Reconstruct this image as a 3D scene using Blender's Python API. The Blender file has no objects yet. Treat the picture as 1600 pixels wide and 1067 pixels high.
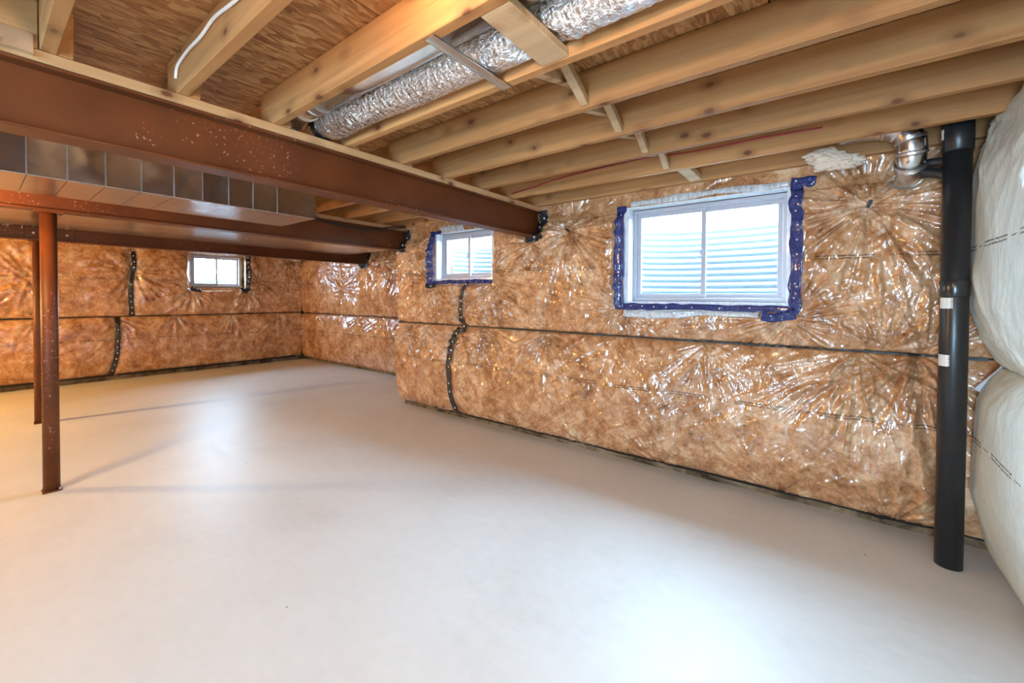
import bpy, bmesh, math, random
import numpy as np
from mathutils import Vector, Matrix

random.seed(7)
scene = bpy.context.scene
COL = scene.collection

# ---------------------------------------------------------------- camera
cam_d = bpy.data.cameras.new('camera')
cam_d.sensor_width = 36.0
cam_d.lens = 649.09 / 1600 * 36
cam_d.shift_y = (475.14 - 533.5) / 1600
cam_d.clip_start = 0.02
cam = bpy.data.objects.new('camera', cam_d)
COL.objects.link(cam)
R_ = Vector((0.79206, 0.61041, 0.0057)); U_ = Vector((-0.01471, 0.00975, 0.99984)); W_ = Vector((-0.61026, 0.79202, -0.0167))
mw = Matrix.Identity(4)
for i in range(3):
    mw[i][0] = R_[i]; mw[i][1] = U_[i]; mw[i][2] = -W_[i]
mw[0][3], mw[1][3], mw[2][3] = 0, 0, 1.46
cam.matrix_world = mw
scene.camera = cam

# ---------------------------------------------------------------- sky and exposure
world = bpy.data.worlds.new('overcast_sky'); scene.world = world
world.use_nodes = True
bg = world.node_tree.nodes['Background']
bg.inputs[0].default_value = (0.49, 0.75, 1.0, 1)
bg.inputs[1].default_value = 80.0
SKY_PORTALS = []          # filled once the openings exist
BULB = 260.0              # emission of the bare bulbs
scene.view_settings.view_transform = 'Standard'
scene.view_settings.look = 'None'
scene.view_settings.gamma = 1.0
scene.view_settings.use_curve_mapping = False
scene.view_settings.exposure = 0.34
scene.cycles.max_bounces = 8
scene.cycles.diffuse_bounces = 4
scene.cycles.adaptive_threshold = 0.025
scene.cycles.sample_clamp_indirect = 8.0


def portal(name, loc, rot, sx, sy):
    l = bpy.data.lights.new(name, 'AREA'); l.shape = 'RECTANGLE'; l.size = sx; l.size_y = sy
    l.cycles.is_portal = True
    o = bpy.data.objects.new(name, l); o.location = loc; o.rotation_euler = rot; COL.objects.link(o)
    return o

HP = math.pi / 2
portal('sky_portal', (-0.84, 3.80, 1.83), (-HP, 0, 0), 1.16, 0.82)          # large window, pointing -y
portal('sky_portal', (-3.45, 3.80, 1.955), (-HP, 0, 0), 0.90, 0.57)
portal('sky_portal', (-9.95, 2.98, 1.93), (0, -HP, 0), 0.62, 0.86)          # left window, pointing +x
portal('sky_portal', (-0.2, -3.78, 1.08), (HP, 0, 0), 1.0, 2.05)           # patio door, pointing +y

# ---------------------------------------------------------------- geometry helpers
WLOC = {}


def link(name, mesh, mat=None, parent=None, loc=(0, 0, 0)):
    o = bpy.data.objects.new(name, mesh)
    COL.objects.link(o)
    o.location = loc
    if mat is not None and not mesh.materials:
        mesh.materials.append(mat)
    if parent is not None:
        o.parent = parent
    return o


def obj(name, vf, mat, parent=None, smooth=False, origin=None):
    """world-space verts/faces -> one mesh object with a sensible origin"""
    v, f = vf
    v = np.asarray(v, dtype=float)
    lo, hi = v.min(0), v.max(0)
    if origin is None:
        origin = (lo + hi) / 2
        if parent is None:
            origin = np.array([origin[0], origin[1], lo[2]])
    origin = np.asarray(origin, float)
    me = bpy.data.meshes.new(name)
    me.from_pydata((v - origin).tolist(), [], f if isinstance(f, list) else f.tolist())
    if smooth:
        me.polygons.foreach_set('use_smooth', [True] * len(me.polygons))
    me.update()
    base = np.zeros(3) if parent is None else WLOC[parent.name]
    o = link(name, me, mat, parent, tuple(origin - base))
    WLOC[o.name] = origin
    return o


def thing(name, label, cat, loc, group=None):
    o = bpy.data.objects.new(name, None); COL.objects.link(o)
    o.empty_display_size = 0.1
    o.location = loc; WLOC[o.name] = np.array(loc, float)
    return tag(o, label, cat, group)


def tag(o, label, cat, group=None):
    o['label'] = label; o['category'] = cat
    if group: o['group'] = group
    return o


def struct(o, label=None):
    o['kind'] = 'structure'
    if label: o['label'] = label
    return o


def join(*parts):
    V, F, n = [], [], 0
    for v, f in parts:
        V += [tuple(p) for p in v]
        F += [tuple(i + n for i in q) for q in f]
        n += len(v)
    return V, F


def box(x0, x1, y0, y1, z0, z1, bev=0.0):
    b = min(bev, 0.45 * (x1 - x0), 0.45 * (y1 - y0), 0.45 * (z1 - z0))
    if b <= 0:
        V = [(x, y, z) for x in (x0, x1) for y in (y0, y1) for z in (z0, z1)]
        F = [(0, 1, 3, 2), (4, 6, 7, 5), (0, 4, 5, 1), (2, 3, 7, 6), (0, 2, 6, 4), (1, 5, 7, 3)]
        return V, F
    V, idx = [], {}
    X, Y, Z = (x0, x1), (y0, y1), (z0, z1)
    for i in (0, 1):
        for j in (0, 1):
            for k in (0, 1):
                sx, sy, sz = (1 - 2 * i), (1 - 2 * j), (1 - 2 * k)
                for a in range(3):
                    p = [X[i] + sx * b, Y[j] + sy * b, Z[k] + sz * b]
                    p[a] = (X[i], Y[j], Z[k])[a]
                    idx[i, j, k, a] = len(V); V.append(tuple(p))
    F = []
    for i in (0, 1):
        q = [idx[i, 0, 0, 0], idx[i, 1, 0, 0], idx[i, 1, 1, 0], idx[i, 0, 1, 0]]; F.append(q if i else q[::-1])
        q = [idx[0, i, 0, 1], idx[0, i, 1, 1], idx[1, i, 1, 1], idx[1, i, 0, 1]]; F.append(q if i else q[::-1])
        q = [idx[0, 0, i, 2], idx[1, 0, i, 2], idx[1, 1, i, 2], idx[0, 1, i, 2]]; F.append(q if i else q[::-1])
    for a in range(3):
        o1, o2 = [t for t in range(3) if t != a]
        for s in (0, 1):
            for t in (0, 1):
                c0 = [0, 0, 0]; c0[o1] = s; c0[o2] = t; c1 = list(c0); c1[a] = 1
                q = [idx[(*c0, o1)], idx[(*c1, o1)], idx[(*c1, o2)], idx[(*c0, o2)]]
                p = [Vector(V[m]) for m in q]
                n = (p[1] - p[0]).cross(p[2] - p[0])
                out = [0, 0, 0]; out[o1] = 2 * s - 1; out[o2] = 2 * t - 1
                F.append(q if n.dot(Vector(out)) > 0 else q[::-1])
    for i in (0, 1):
        for j in (0, 1):
            for k in (0, 1):
                q = [idx[i, j, k, a] for a in range(3)]
                p = [Vector(V[m]) for m in q]
                n = (p[1] - p[0]).cross(p[2] - p[0])
                F.append(q if n.dot(Vector((2 * i - 1, 2 * j - 1, 2 * k - 1))) > 0 else q[::-1])
    return V, [tuple(q) for q in F]


def bar(p0, p1, w, h, up=(0, 0, 1), bev=0.002):
    """rectangular stick from p0 to p1"""
    p0, p1 = Vector(p0), Vector(p1)
    d = (p1 - p0); L = d.length; d.normalize()
    s = d.cross(Vector(up)).normalized(); u = s.cross(d)
    v, f = box(0, L, -w / 2, w / 2, -h / 2, h / 2, bev)
    return [tuple(p0 + d * a + s * (-b) + u * c) for a, b, c in v], f


def ring_frame(path):
    """parallel-transport frames along a polyline"""
    P = [Vector(p) for p in path]
    T = []
    for i in range(len(P)):
        a = P[max(i - 1, 0)]; b = P[min(i + 1, len(P) - 1)]
        T.append((b - a).normalized())
    ref = Vector((0, 0, 1)) if abs(T[0].z) < 0.9 else Vector((1, 0, 0))
    N = [(ref - T[0] * ref.dot(T[0])).normalized()]
    for i in range(1, len(P)):
        n = N[-1] - T[i] * N[-1].dot(T[i])
        N.append(n.normalized())
    return P, T, N


def tube(path, r, n=10, caps=True):
    P, T, N = ring_frame(path)
    rs = r if isinstance(r, (list, tuple)) else [r] * len(P)
    V, F = [], []
    for p, t, nn, rr in zip(P, T, N, rs):
        b = t.cross(nn)
        for k in range(n):
            a = 2 * math.pi * k / n
            V.append(tuple(p + (nn * math.cos(a) + b * math.sin(a)) * rr))
    for i in range(len(P) - 1):
        for k in range(n):
            k2 = (k + 1) % n
            F.append((i * n + k, i * n + k2, (i + 1) * n + k2, (i + 1) * n + k))
    if caps:
        F.append(tuple(range(n))[::-1]); F.append(tuple(range((len(P) - 1) * n, len(P) * n)))
    return V, F


def spline(pts, n=8):
    """Catmull-Rom through points"""
    P = [Vector(p) for p in pts]; P = [2 * P[0] - P[1]] + P + [2 * P[-1] - P[-2]]
    out = []
    for i in range(1, len(P) - 2):
        for k in range(n):
            t = k / n
            out.append(0.5 * (2 * P[i] + (P[i + 1] - P[i - 1]) * t + (2 * P[i - 1] - 5 * P[i] + 4 * P[i + 1] - P[i + 2]) * t * t
                              + (3 * P[i] - P[i - 1] - 3 * P[i + 1] + P[i + 2]) * t ** 3))
    out.append(P[-2])
    return [tuple(p) for p in out]


# ---------------------------------------------------------------- noise (numpy)
def _hash(i, j, seed):
    h = (i.astype(np.int64) * 374761393 + j.astype(np.int64) * 668265263 + seed * 974634541) & 0x7fffffff
    h = ((h ^ (h >> 13)) * 1274126177) & 0x7fffffff
    h = (h ^ (h >> 16)) & 0xffff
    return h / 65535.0


def vnoise(x, y, seed=0):
    i, j = np.floor(x), np.floor(y); fx, fy = x - i, y - j
    fx = fx * fx * (3 - 2 * fx); fy = fy * fy * (3 - 2 * fy)
    a, b = _hash(i, j, seed), _hash(i + 1, j, seed)
    c, d = _hash(i, j + 1, seed), _hash(i + 1, j + 1, seed)
    return (a * (1 - fx) + b * fx) * (1 - fy) + (c * (1 - fx) + d * fx) * fy


def fbm(x, y, seed=0, o=4):
    s, a, t = 0, 0.5, 0
    for k in range(o):
        s = s + a * vnoise(x * 2 ** k, y * 2 ** k, seed + k); t += a; a *= 0.5
    return s / t


def sstep(a, b, x):
    t = np.clip((x - a) / (b - a), 0, 1)
    return t * t * (3 - 2 * t)


# ---------------------------------------------------------------- materials
class NT:
    def __init__(self, name):
        self.m = bpy.data.materials.new(name); self.m.use_nodes = True
        self.t = self.m.node_tree; self.N = self.t.nodes; self.L = self.t.links
        self.bsdf = self.N['Principled BSDF']; self.out = self.N['Material Output']

    def node(self, typ, **kw):
        n = self.N.new(typ)
        for k, v in kw.items(): setattr(n, k, v)
        return n

    def set(self, sock, v):
        if hasattr(v, 'is_output'): self.L.new(v, sock)
        else: sock.default_value = v

    def math(self, op, a, b=0.0, c=None, clamp=False):
        n = self.node('ShaderNodeMath', operation=op); n.use_clamp = clamp
        self.set(n.inputs[0], a); self.set(n.inputs[1], b)
        if c is not None: self.set(n.inputs[2], c)
        return n.outputs[0]

    def noise(self, vec, scale, detail=4, rough=0.55, dist=0.0):
        n = self.node('ShaderNodeTexNoise')
        if vec is not None: self.L.new(vec, n.inputs['Vector'])
        self.set(n.inputs['Scale'], scale); n.inputs['Detail'].default_value = detail
        n.inputs['Roughness'].default_value = rough; n.inputs['Distortion'].default_value = dist
        return n

    def voro(self, vec, scale, feature='F1', rnd=1.0):
        n = self.node('ShaderNodeTexVoronoi', feature=feature)
        self.L.new(vec, n.inputs['Vector']); n.inputs['Scale'].default_value = scale
        n.inputs['Randomness'].default_value = rnd
        return n

    def ramp(self, fac, stops, interp='LINEAR'):
        n = self.node('ShaderNodeValToRGB'); cr = n.color_ramp; cr.interpolation = interp
        while len(cr.elements) < len(stops): cr.elements.new(0.5)
        for e, (p, c) in zip(cr.elements, stops):
            e.position = p; e.color = (*c, 1) if len(c) == 3 else c
        self.L.new(fac, n.inputs[0])
        return n.outputs[0]

    def mix(self, fac, a, b, mode='MIX'):
        n = self.node('ShaderNodeMix', data_type='RGBA', blend_type=mode)
        self.set(n.inputs[0], fac)
        for s, v in ((n.inputs[6], a), (n.inputs[7], b)):
            if hasattr(v, 'is_output'): self.L.new(v, s)
            else: s.default_value = (*v, 1) if len(v) == 3 else v
        return n.outputs[2]

    def mapping(self, vec, scale=(1, 1, 1), loc=(0, 0, 0), rot=(0, 0, 0)):
        n = self.node('ShaderNodeMapping')
        self.L.new(vec, n.inputs[0])
        self.set(n.inputs['Location'], loc); self.set(n.inputs['Rotation'], rot); self.set(n.inputs['Scale'], scale)
        return n.outputs[0]

    def objvec(self):
        """object coordinates shifted by a per-object random amount"""
        tc = self.node('ShaderNodeTexCoord'); oi = self.node('ShaderNodeObjectInfo')
        m = self.node('ShaderNodeVectorMath', operation='MULTIPLY_ADD')
        self.L.new(oi.outputs['Random'], m.inputs[0]); m.inputs[1].default_value = (37.0, 23.0, 51.0)
        self.L.new(tc.outputs['Object'], m.inputs[2])
        return m.outputs[0], oi.outputs['Random']

    def pos(self):
        return self.node('ShaderNodeNewGeometry').outputs['Position']

    def sep(self, vec):
        n = self.node('ShaderNodeSeparateXYZ'); self.L.new(vec, n.inputs[0]); return n.outputs

    def bump(self, h, strength=0.3, dist=0.01):
        n = self.node('ShaderNodeBump'); n.inputs['Strength'].default_value = strength
        n.inputs['Distance'].default_value = dist; self.L.new(h, n.inputs['Height'])
        self.L.new(n.outputs[0], self.bsdf.inputs['Normal'])
        return n

    def fin(self, color=None, rough=0.5, metal=0.0, spec=0.5, coat=0.0, coat_r=0.1):
        b = self.bsdf
        if color is not None:
            if hasattr(color, 'is_output'): self.L.new(color, b.inputs['Base Color'])
            else: b.inputs['Base Color'].default_value = (*color, 1)
        self.set(b.inputs['Roughness'], rough); b.inputs['Metallic'].default_value = metal
        b.inputs['Specular IOR Level'].default_value = spec
        b.inputs['Coat Weight'].default_value = coat; b.inputs['Coat Roughness'].default_value = coat_r
        return self.m


def wood_mat(name, axis, dark=(0.29, 0.118, 0.032), light=(0.54, 0.265, 0.092)):
    n = NT(name); v, rnd = n.objvec()
    sc = [13, 13, 13]; sc[axis] = 0.55
    g = n.noise(n.mapping(v, tuple(sc)), 1.0, 5, 0.6, 0.6)
    c = n.ramp(g.outputs[0], [(0.3, dark), (0.52, tuple((a + b) / 2 for a, b in zip(dark, light))), (0.75, light)])
    tone = n.math('MULTIPLY_ADD', rnd, 0.22, 0.89)
    big = n.noise(v, 1.3, 2)
    hsv = n.node('ShaderNodeHueSaturation'); n.L.new(c, hsv.inputs['Color'])
    n.L.new(n.math('MULTIPLY_ADD', big.outputs[0], 0.25, n.math('SUBTRACT', tone, 0.12)), hsv.inputs['Value'])
    hsv.inputs['Saturation'].default_value = 0.97
    ks = [7.5, 7.5, 7.5]; ks[axis] = 4.6
    k = n.voro(n.mapping(v, tuple(ks)), 1.0)
    kw = n.noise(v, 30, 2)
    kd = n.math('ADD', k.outputs['Distance'], n.math('MULTIPLY', n.math('SUBTRACT', kw.outputs[0], 0.5), 0.05))
    km = n.ramp(kd, [(0.08, (1, 1, 1)), (0.14, (0.4, 0.4, 0.4)), (0.34, (0, 0, 0))])
    c2 = n.mix(km, hsv.outputs[0], (0.13, 0.045, 0.016))
    n.bump(g.outputs[0], 0.15, 0.004)
    return n.fin(c2, 0.62, spec=0.3)


WOOD_X = wood_mat('spruce_along_x', 0)
WOOD_Y = wood_mat('spruce_along_y', 1, (0.42, 0.23, 0.09), (0.64, 0.40, 0.20))
WOOD_Z = wood_mat('spruce_grey', 0, (0.38, 0.235, 0.115), (0.56, 0.385, 0.225))


def osb_mat():
    n = NT('strand_board')
    p = n.pos()
    w = n.noise(p, 3.0, 3); wv = n.node('ShaderNodeVectorMath', operation='MULTIPLY_ADD')
    n.L.new(w.outputs['Color'], wv.inputs[0]); wv.inputs[1].default_value = (0.12, 0.25, 0); n.L.new(p, wv.inputs[2])
    a = n.voro(n.mapping(wv.outputs[0], (75, 15, 10), rot=(0, 0, 0.25)), 1.0)
    b = n.voro(n.mapping(wv.outputs[0], (46, 19, 10), rot=(0, 0, -0.5)), 1.0)
    sa = n.sep(a.outputs['Color']); sb = n.sep(b.outputs['Color'])
    pick = n.math('GREATER_THAN', sb[1], 0.55)
    val = n.math('ADD', n.math('MULTIPLY', sa[0], n.math('SUBTRACT', 1.0, pick)), n.math('MULTIPLY', sb[0], pick))
    fine = n.noise(n.mapping(p, (70, 8, 10)), 1.0, 3)
    val2 = n.math('MULTIPLY_ADD', fine.outputs[0], 0.75, n.math('MULTIPLY', val, 0.5))
    c = n.ramp(val2, [(0.12, (0.07, 0.022, 0.007)), (0.32, (0.20, 0.075, 0.024)), (0.6, (0.33, 0.15, 0.052)), (0.95, (0.52, 0.30, 0.13))])
    n.bump(val2, 0.5, 0.004)
    return n.fin(c, 0.55, spec=0.4)


def insulation_mat(name, cols, tint_scale=1.0, coat=0.95):
    n = NT(name); p = n.pos()
    sx, sy, sz = n.sep(p)
    d1 = n.noise(p, 2.6, 3, 0.5, 0.4)
    d2 = n.noise(p, 9.5, 7, 0.72, 0.4)
    d3 = n.noise(p, 40.0, 4, 0.75, 0.3)
    m = n.math('MULTIPLY_ADD', d2.outputs[0], 0.62, n.math('MULTIPLY', d1.outputs[0], 0.28))
    m = n.math('MULTIPLY_ADD', d3.outputs[0], 0.26, n.math('SUBTRACT', m, 0.03))
    c = n.ramp(m, cols)
    # printed line of small type, two rows with breaks
    s = n.math('ADD', sx, sy)
    wob = n.noise(p, 1.2, 1)
    zz = n.math('MULTIPLY_ADD', n.math('SUBTRACT', wob.outputs[0], 0.5), 0.035, sz)
    masks = []
    seg = n.math('FRACT', n.math('MULTIPLY', s, 2.1))
    longseg = n.math('LESS_THAN', seg, 0.66)
    short = n.math('MULTIPLY', n.math('GREATER_THAN', seg, 0.76), n.math('LESS_THAN', seg, 0.92))
    cmb = n.node('ShaderNodeCombineXYZ'); n.L.new(s, cmb.inputs[0]); n.L.new(sz, cmb.inputs[2])
    letters = n.noise(n.mapping(cmb.outputs[0], (95, 1, 160)), 1.0, 1)
    let = n.math('GREATER_THAN', letters.outputs[0], 0.44)
    for z0 in (0.70, 1.735):
        dz = n.math('SUBTRACT', zz, z0)
        r1 = n.math('LESS_THAN', n.math('ABSOLUTE', n.math('SUBTRACT', dz, 0.009)), 0.0046)
        r2 = n.math('LESS_THAN', n.math('ABSOLUTE', n.math('ADD', dz, 0.009)), 0.0046)
        r3 = n.math('LESS_THAN', n.math('ABSOLUTE', dz), 0.003)
        masks.append(n.math('ADD', n.math('MULTIPLY', n.math('ADD', r1, r2), longseg), n.math('MULTIPLY', r3, short)))
    pm = n.math('MULTIPLY', n.math('MULTIPLY', n.math('ADD', masks[0], masks[1]), let), 0.85, clamp=True)
    c2 = n.mix(pm, c, (0.035, 0.018, 0.012))
    # film wrinkles too fine for the mesh
    w1 = n.noise(n.mapping(p, (16, 16, 4.5)), 1.0, 2, 0.5, 1.8)
    n1 = n.math('ABSOLUTE', n.math('SUBTRACT', w1.outputs[0], 0.5))
    rid = n.math('SUBTRACT', 1.0, n.math('MULTIPLY', n1, 6.0), clamp=True)
    bp_ = n.node('ShaderNodeBump'); bp_.inputs['Strength'].default_value = 0.3; bp_.inputs['Distance'].default_value = 0.006
    n.L.new(rid, bp_.inputs['Height'])
    n.L.new(bp_.outputs[0], n.bsdf.inputs['Coat Normal'])
    b2 = n.node('ShaderNodeBump'); b2.inputs['Strength'].default_value = 0.4; b2.inputs['Distance'].default_value = 0.01
    n.L.new(d2.outputs[0], b2.inputs['Height']); n.L.new(b2.outputs[0], n.bsdf.inputs['Normal'])
    n.bsdf.inputs['Coat IOR'].default_value = 1.85
    return n.fin(c2, 0.8, spec=0.2, coat=coat, coat_r=0.11)


INS = insulation_mat('brown_insulation_under_film',
                     [(0.40, (0.16, 0.054, 0.017)), (0.48, (0.32, 0.134, 0.049)), (0.56, (0.48, 0.238, 0.106)), (0.66, (0.68, 0.45, 0.275))])
INS_PALE = insulation_mat('pale_insulation_under_film',
                          [(0.30, (0.48, 0.47, 0.42)), (0.42, (0.62, 0.68, 0.63)), (0.6, (0.68, 0.77, 0.73)), (0.75, (0.74, 0.82, 0.79))], coat=0.5)


def floor_mat():
    n = NT('trowelled_concrete'); p = n.pos()
    a = n.noise(p, 0.9, 5, 0.55, 0.4); b = n.noise(p, 14, 6, 0.65); f = n.noise(n.mapping(p, (6, 20, 1), rot=(0, 0, 0.6)), 1.0, 4)
    m = n.math('ADD', n.math('MULTIPLY', a.outputs[0], 0.6), n.math('MULTIPLY_ADD', b.outputs[0], 0.25, n.math('MULTIPLY', f.outputs[0], 0.15)))
    c = n.ramp(m, [(0.3, (0.57, 0.55, 0.52)), (0.5, (0.66, 0.645, 0.62)), (0.7, (0.72, 0.71, 0.69))])
    sp = n.voro(n.mapping(p, (1, 1, 0)), 5.0)
    spk = n.math('MULTIPLY', n.math('LESS_THAN', sp.outputs['Distance'], 0.028), n.math('GREATER_THAN', n.sep(sp.outputs['Color'])[0], 0.78))
    c = n.mix(n.math('MULTIPLY', spk, 0.8), c, (0.06, 0.05, 0.04))
    r = n.math('MULTIPLY_ADD', b.outputs[0], 0.25, 0.33)
    n.bump(b.outputs[0], 0.06, 0.004)
    return n.fin(c, r, spec=0.45)


def concrete_mat():
    n = NT('foundation_concrete'); p = n.pos()
    a = n.noise(p, 3.5, 6, 0.7, 0.6)
    c = n.ramp(a.outputs[0], [(0.36, (0.035, 0.022, 0.012)), (0.5, (0.17, 0.115, 0.065)), (0.66, (0.30, 0.22, 0.14))])
    n.bump(a.outputs[0], 0.5, 0.01)
    return n.fin(c, 0.85, spec=0.2)


def oxide_mat():
    n = NT('red_oxide_primer'); v, _ = n.objvec(); p = n.pos()
    a = n.noise(p, 4, 5); b = n.noise(p, 55, 3, 0.7)
    c = n.ramp(a.outputs[0], [(0.3, (0.095, 0.024, 0.006)), (0.7, (0.148, 0.039, 0.009))])
    gate = n.noise(p, 1.7, 2)
    sc = n.math('MULTIPLY', n.math('GREATER_THAN', b.outputs[0], 0.64), n.math('GREATER_THAN', gate.outputs[0], 0.55))
    c = n.mix(n.math('MULTIPLY', sc, 0.7), c, (0.50, 0.30, 0.22))
    n.bump(b.outputs[0], 0.08, 0.003)
    return n.fin(c, 0.5, spec=0.3)


def galv_mat(name, rough=0.2, col=(0.72, 0.72, 0.71)):
    n = NT(name); p = n.pos()
    a = n.voro(p, 26.0); b = n.noise(p, 3.0, 3)
    v = n.math('MULTIPLY_ADD', n.sep(a.outputs['Color'])[0], 0.10, n.math('MULTIPLY', b.outputs[0], 0.22))
    c = n.ramp(v, [(0.0, tuple(x * 0.72 for x in col)), (0.30, col)])
    r = n.math('ADD', n.math('MULTIPLY', b.outputs[0], 0.14), rough - 0.07)
    n.bump(b.outputs[0], 0.25, 0.02)
    return n.fin(c, r, metal=1.0)


def foil_mat():
    n = NT('crinkled_foil'); p = n.pos()
    a = n.noise(n.mapping(p, (26, 60, 60)), 1.0, 4, 0.65, 1.5)
    b = n.voro(n.mapping(p, (60, 24, 24)), 1.0)
    h = n.math('MULTIPLY_ADD', b.outputs['Distance'], 0.5, a.outputs[0])
    n.bump(h, 0.9, 0.012)
    return n.fin((0.86, 0.86, 0.87), 0.22, metal=1.0)


def tape_mat(name, col, dot):
    """glossy tape; small printed dots laid out along the strip's own length"""
    n = NT(name); p = n.pos()
    uv = n.node('ShaderNodeUVMap'); uv.uv_map = 'strip'
    u, v, _ = n.sep(uv.outputs[0])
    k = n.math('MULTIPLY', u, 10.0)
    du = n.math('DIVIDE', n.math('SUBTRACT', n.math('FRACT', k), 0.5), 10.0)
    wn = n.node('ShaderNodeTexWhiteNoise', noise_dimensions='1D'); n.L.new(n.math('FLOOR', k), wn.inputs['W'])
    off = n.math('MULTIPLY', n.math('SUBTRACT', wn.outputs['Value'], 0.5), 0.022)
    dv = n.math('SUBTRACT', v, off)
    r = n.math('SQRT', n.math('ADD', n.math('MULTIPLY', du, du), n.math('MULTIPLY', dv, dv)))
    b = n.noise(p, 30, 4, 0.65, 1.4)
    m = n.math('LESS_THAN', n.math('MULTIPLY_ADD', b.outputs[0], 0.008, r), n.math('MULTIPLY', n.math('GREATER_THAN', wn.outputs['Value'], 0.25), dot))
    c = n.mix(n.math('MULTIPLY', m, 0.8), col, (0.72, 0.74, 0.76))
    n.bump(b.outputs[0], 1.0, 0.016)
    return n.fin(c, 0.25, spec=0.6, coat=0.6, coat_r=0.08)


def plain(name, col, rough=0.5, metal=0.0, spec=0.5, coat=0.0):
    n = NT(name); p = n.pos()
    a = n.noise(p, 20, 4)
    c = n.mix(n.math('MULTIPLY', a.outputs[0], 0.35), col, tuple(x * 0.72 for x in col))
    n.bump(a.outputs[0], 0.05, 0.003)
    return n.fin(c, rough, metal, spec, coat)


def glass_mat():
    n = NT('window_glass')
    tr = n.node('ShaderNodeBsdfTransparent'); tr.inputs[0].default_value = (0.93, 0.96, 0.97, 1)
    gl = n.node('ShaderNodeBsdfGlossy'); gl.inputs['Roughness'].default_value = 0.02
    lw = n.node('ShaderNodeLayerWeight'); lw.inputs[0].default_value = 0.5
    fr = n.math('MULTIPLY_ADD', n.math('POWER', lw.outputs['Facing'], 4.0), 0.35, 0.035)
    mx = n.node('ShaderNodeMixShader')
    n.L.new(fr, mx.inputs[0]); n.L.new(tr.outputs[0], mx.inputs[1]); n.L.new(gl.outputs[0], mx.inputs[2])
    n.L.new(mx.outputs[0], n.out.inputs[0])
    return n.m


def film_mat(name, clear):
    n = NT(name); p = n.pos()
    a = n.noise(n.mapping(p, (30, 30, 8)), 1.0, 3, 0.6, 1.5)
    n.bump(a.outputs[0], 0.9, 0.012)
    n.fin((0.80, 0.84, 0.88), 0.25, spec=0.5, coat=0.6, coat_r=0.08)
    tr = n.node('ShaderNodeBsdfTransparent'); mx = n.node('ShaderNodeMixShader')
    f = n.math('MULTIPLY_ADD', n.math('SUBTRACT', a.outputs[0], 0.5), 1.2, clear, clamp=True)
    n.L.new(f, mx.inputs[0]); n.L.new(n.bsdf.outputs[0], mx.inputs[1]); n.L.new(tr.outputs[0], mx.inputs[2])
    n.L.new(mx.outputs[0], n.out.inputs[0])
    return n.m


def emit_mat(name, col, strength):
    n = NT(name)
    e = n.node('ShaderNodeEmission'); e.inputs[0].default_value = (*col, 1); e.inputs[1].default_value = strength
    n.L.new(e.outputs[0], n.out.inputs[0])
    return n.m


def label_mat():
    n = NT('printed_pipe_label'); v = n.node('ShaderNodeTexCoord').outputs['Object']
    x, y, z = n.sep(v)
    st = n.math('GREATER_THAN', n.noise(n.mapping(v, (0, 0, 420)), 1.0, 1).outputs[0], 0.5)
    side = n.math('GREATER_THAN', x, 0.012)
    lines = n.math('MULTIPLY', n.math('LESS_THAN', n.math('FRACT', n.math('MULTIPLY', z, 130)), 0.35), n.math('LESS_THAN', x, 0.006))
    m = n.math('ADD', n.math('MULTIPLY', st, side), n.math('MULTIPLY', lines, 0.45), clamp=True)
    return n.fin(n.mix(m, (0.80, 0.80, 0.77), (0.03, 0.03, 0.03)), 0.5)


OSB = osb_mat(); FLOOR = floor_mat(); CONC = concrete_mat(); OXIDE = oxide_mat()
GALV = galv_mat('galvanised_sheet', 0.24, (0.74, 0.75, 0.75)); GALV_PIPE = galv_mat('galvanised_pipe', 0.24, (0.80, 0.80, 0.80))
GALV_EDGE = galv_mat('galvanised_cleat', 0.35, (0.85, 0.85, 0.84))
WELLM = plain('galvanised_well', (0.17, 0.20, 0.225), 0.45, 0.0)
FOIL = foil_mat()
TAPE_LIT = tape_mat('lit_sheathing_tape', (0.008, 0.024, 0.16), 0.010); TAPE_BLACK = tape_mat('black_sheathing_tape', (0.007, 0.008, 0.013), 0.015)  # one dark tape; the bluer copy has window light put into its colour
VINYL = plain('white_vinyl', (0.44, 0.42, 0.46), 0.4)
GLASS = glass_mat(); FILM = film_mat('loose_clear_film', 0.5); FILM_M = film_mat('bunched_film', 0.25); FILM_W = film_mat('doubled_white_film', 0.05)
ABS = plain('black_abs', (0.016, 0.017, 0.019), 0.33); ABS_C = plain('black_abs_coupling', (0.026, 0.025, 0.025), 0.22)
DARKGAP = plain('black_seam_band', (0.015, 0.012, 0.012), 0.5)
CABLE_W = plain('white_cable_jacket', (0.82, 0.80, 0.76), 0.4); CABLE_R = plain('red_cable_jacket', (0.35, 0.02, 0.03), 0.4)
CABLE_B = plain('black_cable_jacket', (0.015, 0.015, 0.015), 0.4)
STEEL = plain('bright_bolt_steel', (0.55, 0.40, 0.30), 0.35, 0.6); CHALK = plain('yellow_chalk', (0.85, 0.62, 0.35), 0.9)
FLUFF = plain('beige_glass_fibre', (0.72, 0.58, 0.46), 0.95, spec=0.1)
GRAVEL = plain('gravel', (0.35, 0.34, 0.32), 0.9)
LABEL = label_mat()
PORC = plain('white_porcelain', (0.8, 0.8, 0.78), 0.3)
BULBM = emit_mat('warm_bulb', (1.0, 0.54, 0.18), BULB * 2.6)
BULBL = emit_mat('warm_far_bulb', (1.0, 0.62, 0.20), BULB * 2.4)
BULBH = emit_mat('warm_bay_bulb', (1.0, 0.68, 0.42), BULB * 0.24)
BULBN = emit_mat('neutral_bulb', (1.0, 0.62, 0.30), BULB * 1.35)

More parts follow.
